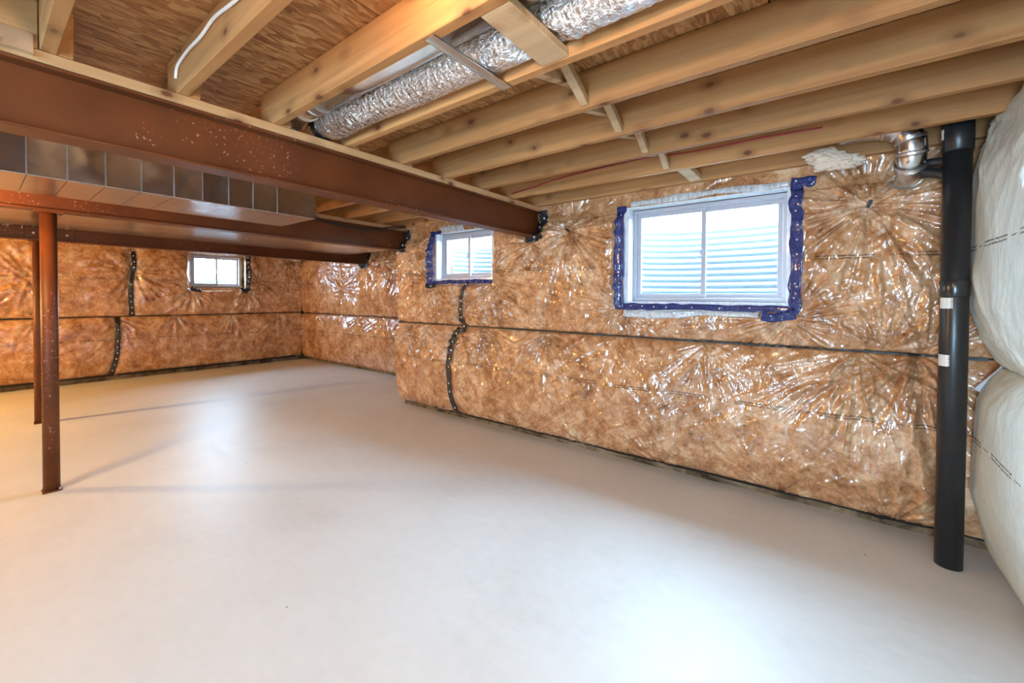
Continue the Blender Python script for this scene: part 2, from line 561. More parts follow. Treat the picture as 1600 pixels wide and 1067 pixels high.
# ---------------------------------------------------------------- room measures
H = 2.372          # underside of the joists
TOPZ = 2.556       # underside of the subfloor
XL, XB = -9.76, 1.00
YA, YR, YF = 3.60, 4.75, -3.60
XRET = -4.62       # return face of the jog
WIN1 = (-1.42, -0.26, 1.43, 2.235)      # x0 x1 z0 z1 rough opening, large window
WIN2 = (-3.90, -3.01, 1.68, 2.235)
WIN3 = (2.56, 3.42, 1.63, 2.25)         # y0 y1 z0 z1 on the left wall
DOOR = (-0.70, 0.30, 0.05, 2.10)


def wall_with_holes(axis, p0, p1, a0, a1, z0, z1, holes):
    """slab between p0..p1 across, a0..a1 along; holes (a0,a1,z0,z1)"""
    parts = []

    def add(u0, u1, w0, w1):
        if u1 - u0 < 1e-4 or w1 - w0 < 1e-4: return
        parts.append(box(u0, u1, p0, p1, w0, w1) if axis == 'x' else box(p0, p1, u0, u1, w0, w1))
    cur = a0
    for h in sorted(holes):
        add(cur, h[0], z0, z1); add(h[0], h[1], z0, h[2]); add(h[0], h[1], h[3], z1); cur = h[1]
    add(cur, a1, z0, z1)
    return join(*parts)


struct(obj('floor', box(XL - 0.22, XB + 0.22, YF - 0.22, YR + 0.22, -0.15, 0.0), FLOOR), 'smooth pale grey concrete basement floor')
struct(obj('wall_back', wall_with_holes('x', YA, YA + 0.22, XRET, XB + 0.25, 0, TOPZ, [WIN1, WIN2]), CONC), 'concrete foundation wall behind the wrapped insulation')
struct(obj('wall_return', box(XRET, XRET + 0.2, YA + 0.22, YR, 0, TOPZ), CONC), 'short concrete return of the wall jog')
struct(obj('wall_recess', box(XL - 0.22, XRET + 0.2, YR, YR + 0.22, 0, TOPZ), CONC), 'concrete wall of the recessed corner')
struct(obj('wall_left', wall_with_holes('y', XL - 0.22, XL, YF - 0.22, YR, 0, TOPZ, [WIN3]), CONC), 'concrete foundation wall at the far left')
struct(obj('wall_right', box(XB, XB + 0.22, YF - 0.22, YA, 0, TOPZ), CONC), 'concrete foundation wall beside the viewer')
struct(obj('wall_front', wall_with_holes('x', YF - 0.22, YF, XL, XB, 0, TOPZ, [DOOR]), CONC), 'concrete wall behind the viewer')

# subfloor: a deck of strand-board sheets, each its own piece
ceil = struct(obj('ceiling', join(box(XL - 0.22, XRET + 0.2, YF - 0.22, YR + 0.22, TOPZ + 0.02, TOPZ + 0.06), box(XRET + 0.2, XB + 0.22, YF - 0.22, YA + 0.22, TOPZ + 0.02, TOPZ + 0.06)), OSB), 'exposed strand board subfloor above the joists')
sheet_me = None
row = 0
x = XL - 0.2
while x < XB + 0.1:
    y = YF - 0.2 - (1.22 if row % 2 else 0.0) + 0.12
    while y < YR:
        ye = min(y + 2.437, (YR if x < -4.9 else YA) + 0.2)
        if ye - y < 0.05: break
        vf = box(max(x + 0.003, XL - 0.2), min(x + 1.217, XB + 0.2), max(y, YF - 0.2) + 0.003, ye, TOPZ, TOPZ + 0.019, 0.002)
        obj('subfloor_sheet', vf, OSB, ceil)
        y += 2.44
    x += 1.22; row += 1

# ---------------------------------------------------------------- insulation blankets
def blanket(name, label, mp, u0, u1, z0, z1, res, dfun, holes=(), mat=INS, back=0.004, side_back=None):
    """pillowed sheet; mp(u, z, d) -> xyz arrays, holes (u0,u1,z0,z1) are left open"""
    bu = sorted({u0, u1, *[h[0] for h in holes if u0 < h[0] < u1], *[h[1] for h in holes if u0 < h[1] < u1]})
    bz = sorted({z0, z1, *[h[2] for h in holes if z0 < h[2] < z1], *[h[3] for h in holes if z0 < h[3] < z1]})

    def seg(b):
        out = []
        for a, c in zip(b[:-1], b[1:]):
            n = max(2, int(round((c - a) / res))); out += list(np.linspace(a, c, n, endpoint=False))
        return np.array(out + [b[-1]])
    us, zs = seg(bu), seg(bz)
    U, Z = np.meshgrid(us, zs, indexing='ij')
    D = dfun(U, Z)
    nu, nz = U.shape
    V = np.stack(mp(U, Z, D), -1).reshape(-1, 3)
    uc = (us[:-1] + us[1:]) / 2; zc = (zs[:-1] + zs[1:]) / 2
    UC, ZC = np.meshgrid(uc, zc, indexing='ij')
    keep = np.ones(UC.shape, bool)
    for h in holes:
        keep &= ~((UC > h[0]) & (UC < h[1]) & (ZC > h[2]) & (ZC < h[3]))
    I, J = np.nonzero(keep)
    idx = lambda i, j: i * nz + j
    F = np.stack([idx(I, J), idx(I + 1, J), idx(I + 1, J + 1), idx(I, J + 1)], -1)
    # skirts back to the wall along every open edge
    kp = np.zeros((nu + 1, nz + 1), bool); kp[1:nu, 1:nz] = keep
    eu = []
    for di, dj, a, b in ((-1, 0, (0, 1), (0, 0)), (1, 0, (1, 0), (1, 1)), (0, -1, (0, 0), (1, 0)), (0, 1, (1, 1), (0, 1))):
        nb = kp[1 + di:nu + di, 1 + dj:nz + dj] if True else None
        m = keep & ~nb
        i, j = np.nonzero(m)
        eu.append(np.stack([idx(i + a[0], j + a[1]), idx(i + b[0], j + b[1])], -1))
    E = np.concatenate(eu)
    used = np.unique(E)
    VB = np.stack(mp(U.reshape(-1)[used], Z.reshape(-1)[used], np.full(len(used), back)), -1)
    remap = {k: len(V) + t for t, k in enumerate(used.tolist())}
    SK = np.array([[b, a, remap[a], remap[b]] for a, b in E.tolist()])
    VV = np.concatenate([V, VB]); FF = np.concatenate([F, SK])
    o = obj(name, (VV, FF.tolist()), mat, smooth=True)
    # drop unreferenced vertices
    bm = bmesh.new(); bm.from_mesh(o.data)
    loose = [v for v in bm.verts if not v.link_faces]
    if loose: bmesh.ops.delete(bm, geom=loose, context='VERTS')
    bmesh.ops.recalc_face_normals(bm, faces=bm.faces)
    bm.to_mesh(o.data); bm.free()
    o.data.polygons.foreach_set('use_smooth', [True] * len(o.data.polygons))
    tag(o, label, 'insulation', 'film wrapped insulation blankets on the walls')
    return o


def pillow(Z, z0, z1, lo, mx, hi, k=0.45):
    s = np.clip((Z - z0) / (z1 - z0), 0, 1)
    e = lo * (1 - s) + hi * s
    return e + (mx - e) * np.power(np.clip(4 * s * (1 - s), 0, 1), k)


def fan(U, Z, u0, z0, R, A, n, seed, pinch=0.03, a0=None, a1=None):
    """folds of film radiating from a pinched point"""
    du, dz = U - u0, Z - z0
    r = np.hypot(du, dz) + 1e-6; th = np.arctan2(dz, du)
    q = vnoise(th * n / (2 * math.pi) * 1.0 + 31.7, np.log(r + 0.05) * 0.9 + seed * 3.1, seed)
    q2 = vnoise(th * n / (2 * math.pi) * 2.3 + 11.2, np.log(r + 0.05) * 1.3 + seed * 1.7, seed + 9)
    rid = 1.25 * np.power(1 - np.abs(2 * q - 1), 3.2) + 0.7 * np.power(1 - np.abs(2 * q2 - 1), 3.5) - 0.45
    amp = np.clip(r / 0.06, 0, 1) * np.exp(-np.power(r / R, 1.4))
    if a0 is not None:
        am = (a0 + a1) / 2; half = (a1 - a0) / 2
        dd = np.abs(np.arctan2(np.sin(th - am), np.cos(th - am)))
        amp = amp * (1 - sstep(half * 0.75, half, dd))
    return 1.6 * A * rid * amp - pinch * np.exp(-(r / (R * 0.35)) ** 2)


def creases(U, Z, ang, scale_l, scale_w, A, seed, mask=1.0):
    c, s = math.cos(ang), math.sin(ang)
    a = U * c + Z * s; b = -U * s + Z * c
    b = b + 0.03 * (vnoise(a * 6, b * 6, seed + 3) - 0.5)
    q = vnoise(a / scale_l, b / scale_w, seed)
    g = sstep(0.45, 0.7, fbm(a * 2.2, b * 2.2, seed + 5, 2))
    return A * np.power(1 - np.abs(2 * q - 1), 3.0) * g * mask


def hole_taper(U, Z, D, h, dh, w):
    du = np.maximum(np.maximum(h[0] - U, U - h[1]), 0); dz = np.maximum(np.maximum(h[2] - Z, Z - h[3]), 0)
    t = sstep(0, w, np.hypot(du, dz))
    return dh + (D - dh) * t


def vline_pinch(U, Z, pts, w, a):
    zs = np.array([p[1] for p in pts]); us = np.array([p[0] for p in pts])
    o = np.argsort(zs); uc = np.interp(Z, zs[o], us[o])
    inside = (Z >= zs.min() - 0.05) & (Z <= zs.max() + 0.05)
    return a * np.exp(-((U - uc) / w) ** 2) * inside


def tape_strip(parent, mp, dfun, pts, w, mat=TAPE_BLACK, off=0.011, n=40, name='tape_strip', wob=0.15, seed=1):
    """a strip laid on a surface along (u,z) points"""
    P = np.array(spline([(a, b, 0) for a, b in pts], max(2, n // max(1, len(pts) - 1))))[:, :2]
    T = np.gradient(P, axis=0); T /= np.linalg.norm(T, axis=1)[:, None]
    Nn = np.stack([-T[:, 1], T[:, 0]], -1)
    k = np.arange(len(P))
    V = []
    m = 5
    for c in range(m):
        s = (c / (m - 1) - 0.5)
        jit = 1 + wob * (vnoise(k * 0.27 + c * 0.3, k * 0 + s * 3, seed) - 0.5) * 2
        Q = P + Nn * (w * s * jit)[:, None]
        V.append((Q, dfun(Q[:, 0], Q[:, 1])))
    DD_ = np.stack([d for _, d in V], 1)                      # bridge the hollows like stuck-down tape
    top = DD_.max(1); pad = np.pad(top, 2, mode='edge')
    top = np.stack([pad[i:i + len(top)] for i in range(5)], 0).mean(0)
    DD_ = np.maximum(DD_, 0.5 * DD_ + 0.5 * top[:, None]) + off
    V = np.stack([np.stack(mp(q[:, 0], q[:, 1], DD_[:, c]), -1) for c, (q, _) in enumerate(V)], 1)
    lower = []
    nn = len(P)
    VT = V.reshape(-1, 3)
    F = [(i * m + c, i * m + c + 1, (i + 1) * m + c + 1, (i + 1) * m + c) for i in range(nn - 1) for c in range(m - 1)]
    o = obj(name, (VT, F), mat, parent, smooth=True)
    arc = np.concatenate([[0], np.cumsum(np.linalg.norm(np.diff(P, axis=0), axis=1))]) + seed * 0.37
    uvl = o.data.uv_layers.new(name='strip')
    vi = np.empty(len(o.data.loops), dtype=np.int64); o.data.loops.foreach_get('vertex_index', vi)
    uvl.data.foreach_set('uv', np.stack([arc[vi // m], (vi % m / (m - 1) - 0.5) * w], -1).ravel().astype(np.float32))
    sol = o.modifiers.new('thickness', 'SOLIDIFY'); sol.thickness = 0.003; sol.offset = -1
    return o


# ---- wall A (back wall with the two windows)
mpA = lambda u, z, d: (u, YA - d, z)
SEAM = 1.125
XA0, XA1 = -4.66, 0.99
HOLE1 = (WIN1[0] - 0.04, WIN1[1] + 0.03, WIN1[2] - 0.03, WIN1[3] + 0.01)
HOLE2 = (WIN2[0] - 0.02, WIN2[1] + 0.02, WIN2[2] - 0.03, WIN2[3] + 0.01)
BEAM1, BEAM2, BEAM3 = -2.425, -4.585, -7.12       # beam centre lines in x
HB1 = (BEAM1 - 0.07, BEAM1 + 0.07, 2.06, 2.46)
HB2 = (BEAM2 - 0.07, BEAM2 + 0.07, 2.06, 2.46)
TAPE_AU = [(-3.33, 1.64), (-3.39, 1.50), (-3.435, 1.34), (-3.42, 1.2), (-3.372, 1.07)]
TAPE_AL = [(-3.475, 1.10), (-3.525, 0.88), (-3.565, 0.645), (-3.565, 0.35), (-3.53, 0.10)]


def d_common(U, Z, seed):
    return (0.05 * (fbm(U * 1.6, Z * 1.6, seed, 3) - 0.5) + 0.02 * (fbm(U * 6, Z * 6, seed + 20, 3) - 0.5))


def corner_round(U, D, u_edge, w):
    t = np.clip((U - u_edge) / w, 0, 1)
    return D * np.sqrt(np.clip(1 - (1 - t) ** 2, 0, 1)) * 0.97 + D * 0.03


def dA_low(U, Z):
    D = pillow(Z, 0.075, SEAM, 0.05, 0.185, 0.085, 0.42) + d_common(U, Z, 3)
    D = D - vline_pinch(U, Z, TAPE_AL, 0.09, 0.035)
    for k, (u, z, R, A, n) in enumerate([(-4.35, 1.12, 0.40, 0.030, 40), (-4.0, 1.12, 0.38, 0.030, 36), (-3.52, 1.10, 0.42, 0.030, 40),
                                         (-3.05, 1.12, 0.42, 0.030, 40), (-2.25, 1.12, 0.42, 0.030, 36), (-1.55, 1.12, 0.22, 0.010, 36),
                                         (-0.75, 1.12, 0.30, 0.014, 40), (0.14, 1.12, 0.55, 0.022, 38), (0.42, 1.12, 0.5, 0.022, 36)]):
        D = D + fan(U, Z, u, z, R, A, n, 40 + k, 0.012, -math.pi * 0.97, -0.03 * math.pi)
    for k, u in enumerate((-3.9, -2.7, -1.9, -1.1, -0.3, 0.3)):
        D = D + fan(U, Z, u, 0.06, 0.28, 0.016, 38, 70 + k, 0.01, 0.1, math.pi - 0.1)
    D = D + creases(U, Z, 0.55, 0.35, 0.05, 0.010, 5) + creases(U, Z, 2.3, 0.4, 0.06, 0.008, 8)
    D = D + 0.022 * np.exp(-((U - 0.40 - 0.05 * np.sin(Z * 5)) / 0.03) ** 2) * sstep(0.05, 0.3, Z)
    D = D - 0.02 * np.exp(-((U - 0.47 - 0.05 * np.sin(Z * 5)) / 0.03) ** 2) * sstep(0.05, 0.3, Z)
    D = D - 0.02 * np.exp(-((U + 4.02 - 0.03 * np.sin(Z * 7)) / 0.03) ** 2) * sstep(0.9, 0.5, Z)
    D = corner_round(U, D, XA0, 0.10)
    return np.maximum(D, 0.006)


def dA_up(U, Z):
    D = pillow(Z, SEAM, 2.47, 0.085, 0.165, 0.055, 0.40) + d_common(U, Z, 13)
    cap = 0.085 + 0.5 * np.clip(2.27 - Z, 0, 1)
    D = np.minimum(D, cap)
    D = D - vline_pinch(U, Z, TAPE_AU, 0.09, 0.035)
    for k, (u, z, R, A, n, p) in enumerate([(-2.0, 2.10, 0.45, 0.022, 34, 0.04), (0.178, 2.063, 0.55, 0.026, 34, 0.05),
                                            (-1.49, 1.38, 0.34, 0.024, 40, 0.02), (-0.24, 1.32, 0.36, 0.022, 40, 0.02),
                                            (-3.88, 1.60, 0.42, 0.026, 40, 0.02), (-2.94, 1.66, 0.45, 0.026, 40, 0.02),
                                            (-2.42, 2.00, 0.34, 0.020, 34, 0.02), (-4.2, 2.05, 0.36, 0.026, 34, 0.03),
                                            (-0.85, 2.27, 0.35, 0.012, 40, 0.01), (-3.42, 1.34, 0.40, 0.022, 46, 0.02)]):
        D = D + fan(U, Z, u, z, R, A, n, 140 + k, p)
    for k, (u, R) in enumerate(((-4.4, 0.3), (-4.0, 0.3), (-3.0, 0.35), (-2.3, 0.3), (0.25, 0.42), (0.45, 0.4))):
        D = D + fan(U, Z, u, SEAM, R, 0.016, 40, 170 + k, 0.01, 0.05, math.pi - 0.05)
    D = D + creases(U, Z, 0.6, 0.35, 0.05, 0.010, 15) + creases(U, Z, 2.2, 0.4, 0.06, 0.009, 18) + creases(U, Z, 1.4, 0.4, 0.05, 0.008, 19)
    D = hole_taper(U, Z, D, HOLE1, 0.10, 0.10)
    D = hole_taper(U, Z, D, HOLE2, 0.08, 0.10)
    D = hole_taper(U, Z, D, HB1, 0.12, 0.08)
    D = np.where(Z > 2.2, np.minimum(D, 0.088), D)
    D = corner_round(U, D, XA0, 0.10)
    return np.maximum(D, 0.006)


def half_line(pts, side):
    return pts


US = -3.40   # joint between the left and right blankets
blA_ul = blanket('insulation_blanket', 'brown film-wrapped insulation around the smaller window of the back wall, left of its taped joint', mpA, XA0, US, SEAM + 0.006, 2.46, 0.0095, dA_up, [HOLE2, HB2])
blA_ur = blanket('insulation_blanket', 'long brown film-wrapped insulation blanket framing the large window on the back wall', mpA, US, XA1, SEAM + 0.006, 2.46, 0.0085, dA_up, [HOLE1, HOLE2, HB1])
blA_ll = blanket('insulation_blanket', 'lower brown insulation blanket at the outer wall corner, left of its black taped joint', mpA, XA0, -3.58, 0.07, SEAM - 0.006, 0.0095, dA_low)
blA_lr = blanket('insulation_blanket', 'long lower brown insulation blanket below the large window on the back wall', mpA, -3.58, XA1, 0.07, SEAM - 0.006, 0.0085, dA_low)

dA_any = lambda U, Z: np.where(Z > SEAM, dA_up(U, Z), dA_low(U, Z))
tape_strip(blA_ul, mpA, dA_up, TAPE_AU[:-1] + [(-3.38, SEAM + 0.01)], 0.05, n=60, seed=3)
tape_strip(blA_ll, mpA, dA_low, TAPE_AL, 0.068, n=80, seed=4)
tape_strip(blA_ll, mpA, lambda U, Z: dA_low(U, np.minimum(Z, SEAM - 0.01)) + 0.004, [(-3.40, 1.145), (-3.375, 1.09), (-3.36, 1.05)], 0.05, n=14, seed=6, wob=0.5)


def seam_band(parent, mp, dfun, u0, u1, z, h, seed, n=160, off=0.012):
    u = np.linspace(u0, u1, n)
    zc = z + 0.008 * (vnoise(u * 2.0, u * 0, seed) - 0.5)
    hh = h * (0.55 + 0.9 * vnoise(u * 3.0, u * 0 + 5, seed))
    D = np.minimum(dfun(u, np.full_like(u, z - 0.012)), dfun(u, np.full_like(u, z + 0.012))) + off
    V = np.concatenate([np.stack(mp(u, zc - hh / 2, D), -1), np.stack(mp(u, zc + hh / 2, D), -1),
                        np.stack(mp(u, zc - hh / 2, np.maximum(D - 0.05, 0.003)), -1), np.stack(mp(u, zc + hh / 2, np.maximum(D - 0.05, 0.003)), -1)])
    F = []
    for i in range(n - 1):
        a, b, c, d = i, n + i, 2 * n + i, 3 * n + i
        F += [(a, a + 1, b + 1, b), (b, b + 1, d + 1, d), (c, c + 1, a + 1, a)]
    return obj('seam_band', (V, F), DARKGAP, parent, smooth=False)


seam_band(blA_lr, mpA, dA_any, -3.35, 0.70, SEAM, 0.016, 3, 260)
seam_band(blA_ll, mpA, dA_any, -4.62, -3.40, SEAM, 0.009, 5, 90)
# dark lower hem of the film
for o_, a, b in ((blA_ll, -4.60, -3.60), (blA_lr, -3.56, 0.9)):
    u = np.linspace(a, b, 140); zc = 0.072 + 0.03 * (fbm(u * 1.7, u * 0, 2, 3) - 0.5)
    D = dA_low(u, np.full_like(u, 0.085)) + 0.006
    V = np.concatenate([np.stack(mpA(u, zc, D - 0.012), -1), np.stack(mpA(u, zc + 0.024, D + 0.004), -1), np.stack(mpA(u, zc, np.maximum(D - 0.05, 0.003)), -1)])
    n = len(u)
    F = [(i, i + 1, n + i + 1, n + i) for i in range(n - 1)] + [(2 * n + i, 2 * n + i + 1, i + 1, i) for i in range(n - 1)]
    obj('hem', (V, F), DARKGAP, o_)

# little black ties at the two pinched points
for o_, (u, z, a) in ((blA_ur, (-2.0, 2.10, -0.5)), (blA_ur, (0.178, 2.065, 1.25))):
    d = float(dA_up(np.array([u]), np.array([z]))[0])
    c, s = math.cos(a), math.sin(a)
    obj('tie_tab', bar((u - 0.028 * c, YA - d - 0.006, z - 0.028 * s), (u + 0.028 * c, YA - d - 0.006, z + 0.028 * s), 0.02, 0.012, (0, 1, 0)), DARKGAP, o_)

# tape around the window openings and beam pockets
def ring_tape(parent, mp, dfun, hole, sides, mat, w, seed):
    u0, u1, z0, z1 = hole
    for s in sides:
        if s == 'l': pts = [(u0 - w * 0.3, z1 + 0.02), (u0 - w * 0.35, (z0 + z1) / 2), (u0 - w * 0.3, z0 - 0.04)]
        if s == 'r': pts = [(u1 + w * 0.3, z1 + 0.03), (u1 + w * 0.4, (z0 + z1) / 2), (u1 + w * 0.3, z0 - 0.05)]
        if s == 'b': pts = [(u0 - 0.02, z0 - w * 0.3), ((u0 + u1) / 2, z0 - w * 0.25), (u1 + 0.02, z0 - w * 0.35)]
        if s == 't': pts = [(u0 - 0.02, z1 + w * 0.3), ((u0 + u1) / 2, z1 + w * 0.2), (u1 + 0.02, z1 + w * 0.3)]
        tape_strip(parent, mp, dfun, pts, w, mat, n=70, seed=seed, wob=0.35, off=0.012); seed += 1


ring_tape(blA_ur, mpA, dA_up, HOLE1, 'lr', TAPE_LIT, 0.075, 21)
ring_tape(blA_ur, mpA, dA_up, HOLE1, 'b', TAPE_LIT, 0.05, 25)
ring_tape(blA_ul, mpA, dA_up, HOLE2, 'l', TAPE_LIT, 0.075, 31)
ring_tape(blA_ul, mpA, dA_up, HOLE2, 'b', TAPE_LIT, 0.045, 33)
tape_strip(blA_ul, mpA, dA_up, [(-3.99, 2.245), (-3.8, 2.25)], 0.05, TAPE_LIT, n=12, seed=35, wob=0.4, off=0.012)
# torn ends
tape_strip(blA_ur, mpA, dA_up, [(-0.24, 2.275), (-0.16, 2.265), (-0.10, 2.255)], 0.05, TAPE_LIT, n=10, seed=36, wob=0.8, off=0.014)
tape_strip(blA_ur, mpA, dA_up, [(-0.40, 1.34), (-0.30, 1.335), (-0.20, 1.36)], 0.07, TAPE_LIT, n=12, seed=37, wob=0.5, off=0.018)
tape_strip(blA_ul, mpA, dA_up, [(-3.99, 1.60), (-3.90, 1.585), (-3.83, 1.61)], 0.05, TAPE_BLACK, n=12, seed=38, wob=0.8, off=0.014)
# tape pockets at the beam ends
ring_tape(blA_ur, mpA, dA_up, (HB1[0] + 0.02, HB1[1] + 0.02, 2.085, 2.30), 'rb', TAPE_BLACK, 0.09, 41)
ring_tape(blA_ul, mpA, dA_up, (HB2[0], HB2[1] + 0.02, 2.085, 2.30), 'r', TAPE_BLACK, 0.12, 45)


def film_roll(parent, mp, dfun, u0, u1, z, h, bulge, seed, n=120, mat=None):
    """pale loose film bunched along an opening"""
    m = 9
    u = np.linspace(u0, u1, n); V = []
    for c in range(m):
        t = c / (m - 1)
        hh = h * (0.75 + 0.6 * vnoise(u * 4, u * 0 + 2, seed))
        zz = z - hh * t + 0.035 * (fbm(u * 3.0, u * 0 + 7, seed, 2) - 0.5)
        dd = dfun(u, zz) + 0.004 + bulge * np.sin(math.pi * t) * (0.6 + 0.8 * vnoise(u * 16, u * 0 + t * 2, seed + 1))
        V.append(np.stack(mp(u, zz, dd), -1))
    V = np.stack(V, 1).reshape(-1, 3)
    F = [(i * m + c, i * m + c + 1, (i + 1) * m + c + 1, (i + 1) * m + c) for i in range(n - 1) for c in range(m - 1)]
    o = obj('loose_film', (V, F), mat or FILM, parent, smooth=True)
    s = o.modifiers.new('thickness', 'SOLIDIFY'); s.thickness = 0.003
    return o


film_roll(blA_ur, mpA, dA_up, -1.44, -0.42, 1.375, 0.06, 0.02, 61, mat=FILM_M)
film_roll(blA_ur, mpA, dA_up, -1.40, -0.25, 2.295, 0.05, 0.008, 63)
film_roll(blA_ul, mpA, dA_up, -3.80, -3.42, 2.32, 0.06, 0.012, 64)

def liner(parent, h, l, r, b, t, d):
    x0, x1, z0, z1 = h
    y0, y1 = YA - d, YA + 0.019
    f = join(box(x0, x0 + l, y0, y1, z0, z1), box(x1 - r, x1, y0, y1, z0, z1), box(x0 + l, x1 - r, y0, y1, z0, z0 + b), box(x0 + l, x1 - r, y0, y1, z1 - t, z1))
    return obj('reveal_film', f, FILM_W, parent)


def frame_ring(x0, x1, z0, z1, w, y0, y1):
    return join(box(x0, x1, y0, y1, z0, z0 + w, 0.003), box(x0, x1, y0, y1, z1 - w, z1, 0.003),
                box(x0, x0 + w, y0, y1, z0 + w, z1 - w, 0.003), box(x1 - w, x1, y0, y1, z0 + w, z1 - w, 0.003))


liner(blA_ur, HOLE1, 0.042, 0.03, 0.03, 0.01, 0.095)
liner(blA_ul, HOLE2, 0.022, 0.02, 0.03, 0.01, 0.075)

# ---- recess wall
mpR = lambda u, z, d: (u, YR - d, z)
SEAMR = 1.075
HB3 = (BEAM3 - 0.07, BEAM3 + 0.07, 2.06, 2.46)


def dR(U, Z, low):
    if low:
        D = pillow(Z, 0.07, SEAMR, 0.05, 0.17, 0.07, 0.45) + d_common(U, Z, 23)
        for k, u in enumerate((-8.9, -8.0, -7.3, -6.6, -6.0)):
            D = D + fan(U, Z, u, SEAMR, 0.4, 0.024, 36, 240 + k, 0.01, -math.pi * 0.95, -0.15)
    else:
        D = pillow(Z, SEAMR, 2.47, 0.07, 0.17, 0.06, 0.42) + d_common(U, Z, 27)
        for k, (u, z) in enumerate(((-8.6, 2.05), (-7.1, 2.02), (-6.5, 2.1), (-6.0, 1.9), (-7.9, 1.6))):
            D = D + fan(U, Z, u, z, 0.45, 0.028, 32, 260 + k, 0.02)
        D = hole_taper(U, Z, D, HB3, 0.12, 0.08)
    D = D + creases(U, Z, 1.35, 0.5, 0.07, 0.018, 29)
    return np.maximum(D, 0.006)


blR_u = blanket('insulation_blanket', 'upper glossy insulation blanket on the recessed far corner wall', mpR, -9.66, XRET, SEAMR + 0.005, 2.46, 0.016, lambda U, Z: dR(U, Z, False), [HB3])
blR_l = blanket('insulation_blanket', 'lower glossy insulation blanket on the recessed far corner wall', mpR, -9.66, XRET, 0.06, SEAMR - 0.005, 0.016, lambda U, Z: dR(U, Z, True))
dR_any = lambda U, Z: np.where(Z > SEAMR, dR(U, Z, False), dR(U, Z, True))
seam_band(blR_l, mpR, dR_any, -9.62, -5.2, SEAMR, 0.012, 8, 120)
tape_strip(blR_u, mpR, lambda U, Z: dR(U, Z, False), [(-7.25, 2.08), (-7.1, 2.03), (-6.98, 2.06), (-6.96, 2.30)], 0.09, n=40, seed=51, wob=0.4, off=0.014)

# ---- left wall
mpL = lambda u, z, d: (XL + d, u, z)
SEAML = 1.09
HOLE3 = (WIN3[0] - 0.02, WIN3[1] + 0.05, WIN3[2] - 0.02, WIN3[3] + 0.01)
TAPE_LU = [(1.70, 2.22), (1.71, 2.0), (1.67, 1.6), (1.69, 1.10)]
TAPE_LL = [(1.50, 1.08), (1.50, 0.7), (1.48, 0.4), (1.42, 0.12)]


def dL(U, Z, low):
    if low:
        D = pillow(Z, 0.10, SEAML, 0.05, 0.15, 0.07, 0.45) + d_common(U, Z, 33)
        D = D - vline_pinch(U, Z, TAPE_LL, 0.1, 0.03)
        for k, u in enumerate((-0.2, 0.6, 1.5, 2.3, 3.2, 4.1)):
            D = D + fan(U, Z, u, SEAML, 0.38, 0.018, 36, 340 + k, 0.01, -math.pi * 0.95, -0.15)
    else:
        D = pillow(Z, SEAML, 2.47, 0.07, 0.15, 0.06, 0.42) + d_common(U, Z, 37)
        D = D - vline_pinch(U, Z, TAPE_LU, 0.1, 0.03)
        for k, (u, z) in enumerate(((1.70, 1.85), (0.5, 1.7), (2.55, 1.58), (3.45, 1.58), (4.3, 2.2), (3.7, 1.75), (-0.6, 1.8))):
            D = D + fan(U, Z, u, z, 0.45, 0.022, 36, 360 + k, 0.02)
        D = hole_taper(U, Z, D, HOLE3, 0.08, 0.10)
    D = D + creases(U, Z, 0.7, 0.4, 0.06, 0.010, 39)
    return np.maximum(D, 0.006)


dLu = lambda U, Z: dL(U, Z, False)
dLl = lambda U, Z: dL(U, Z, True)
blL_ul = blanket('insulation_blanket', 'upper orange-brown insulation blanket on the left wall behind the steel posts', mpL, YF, 1.69, SEAML + 0.005, 2.46, 0.022, dLu)
blL_ur = blanket('insulation_blanket', 'upper orange-brown insulation blanket around the far left window', mpL, 1.69, 4.60, SEAML + 0.005, 2.46, 0.018, dLu, [HOLE3])
blL_ll = blanket('insulation_blanket', 'lower orange-brown insulation blanket on the left wall behind the steel posts', mpL, YF, 1.48, 0.085, SEAML - 0.005, 0.022, dLl)
blL_lr = blanket('insulation_blanket', 'lower orange-brown insulation blanket under the far left window', mpL, 1.48, 4.60, 0.085, SEAML - 0.005, 0.018, dLl)
dL_any = lambda U, Z: np.where(Z > SEAML, dLu(U, Z), dLl(U, Z))
tape_strip(blL_ul, mpL, dLu, TAPE_LU, 0.07, n=60, seed=71)
tape_strip(blL_ll, mpL, dLl, TAPE_LL, 0.07, n=60, seed=72)
seam_band(blL_lr, mpL, dL_any, 1.52, 4.6, SEAML, 0.014, 9, 90)
seam_band(blL_ll, mpL, dL_any, -2.0, 1.46, SEAML, 0.014, 10, 90)
ring_tape(blL_ur, mpL, dLu, HOLE3, 'r', TAPE_BLACK, 0.09, 73)
tape_strip(blL_ur, mpL, dLu, [(2.53, 1.60), (2.60, 1.57), (2.68, 1.56)], 0.07, n=12, seed=75, wob=0.8, off=0.014)
tape_strip(blL_ur, mpL, dLu, [(3.36, 1.60), (3.44, 1.565), (3.50, 1.58)], 0.07, n=12, seed=76, wob=0.8, off=0.014)
for o_, a, b in ((blL_ll, -2.0, 1.46), (blL_lr, 1.5, 4.5)):
    u = np.linspace(a, b, 60); z0_ = 0.09 + 0 * u
    D = dLl(u, np.full_like(u, 0.11)) + 0.006
    n = 60
    V = np.concatenate([np.stack(mpL(u, z0_ - 0.01, D - 0.01), -1), np.stack(mpL(u, z0_ + 0.02, D + 0.004), -1), np.stack(mpL(u, z0_ - 0.01, np.maximum(D - 0.05, 0.003)), -1)])
    F = [(i, i + 1, n + i + 1, n + i) for i in range(n - 1)] + [(2 * n + i, 2 * n + i + 1, i + 1, i) for i in range(n - 1)]
    obj('hem', (V, F), DARKGAP, o_)

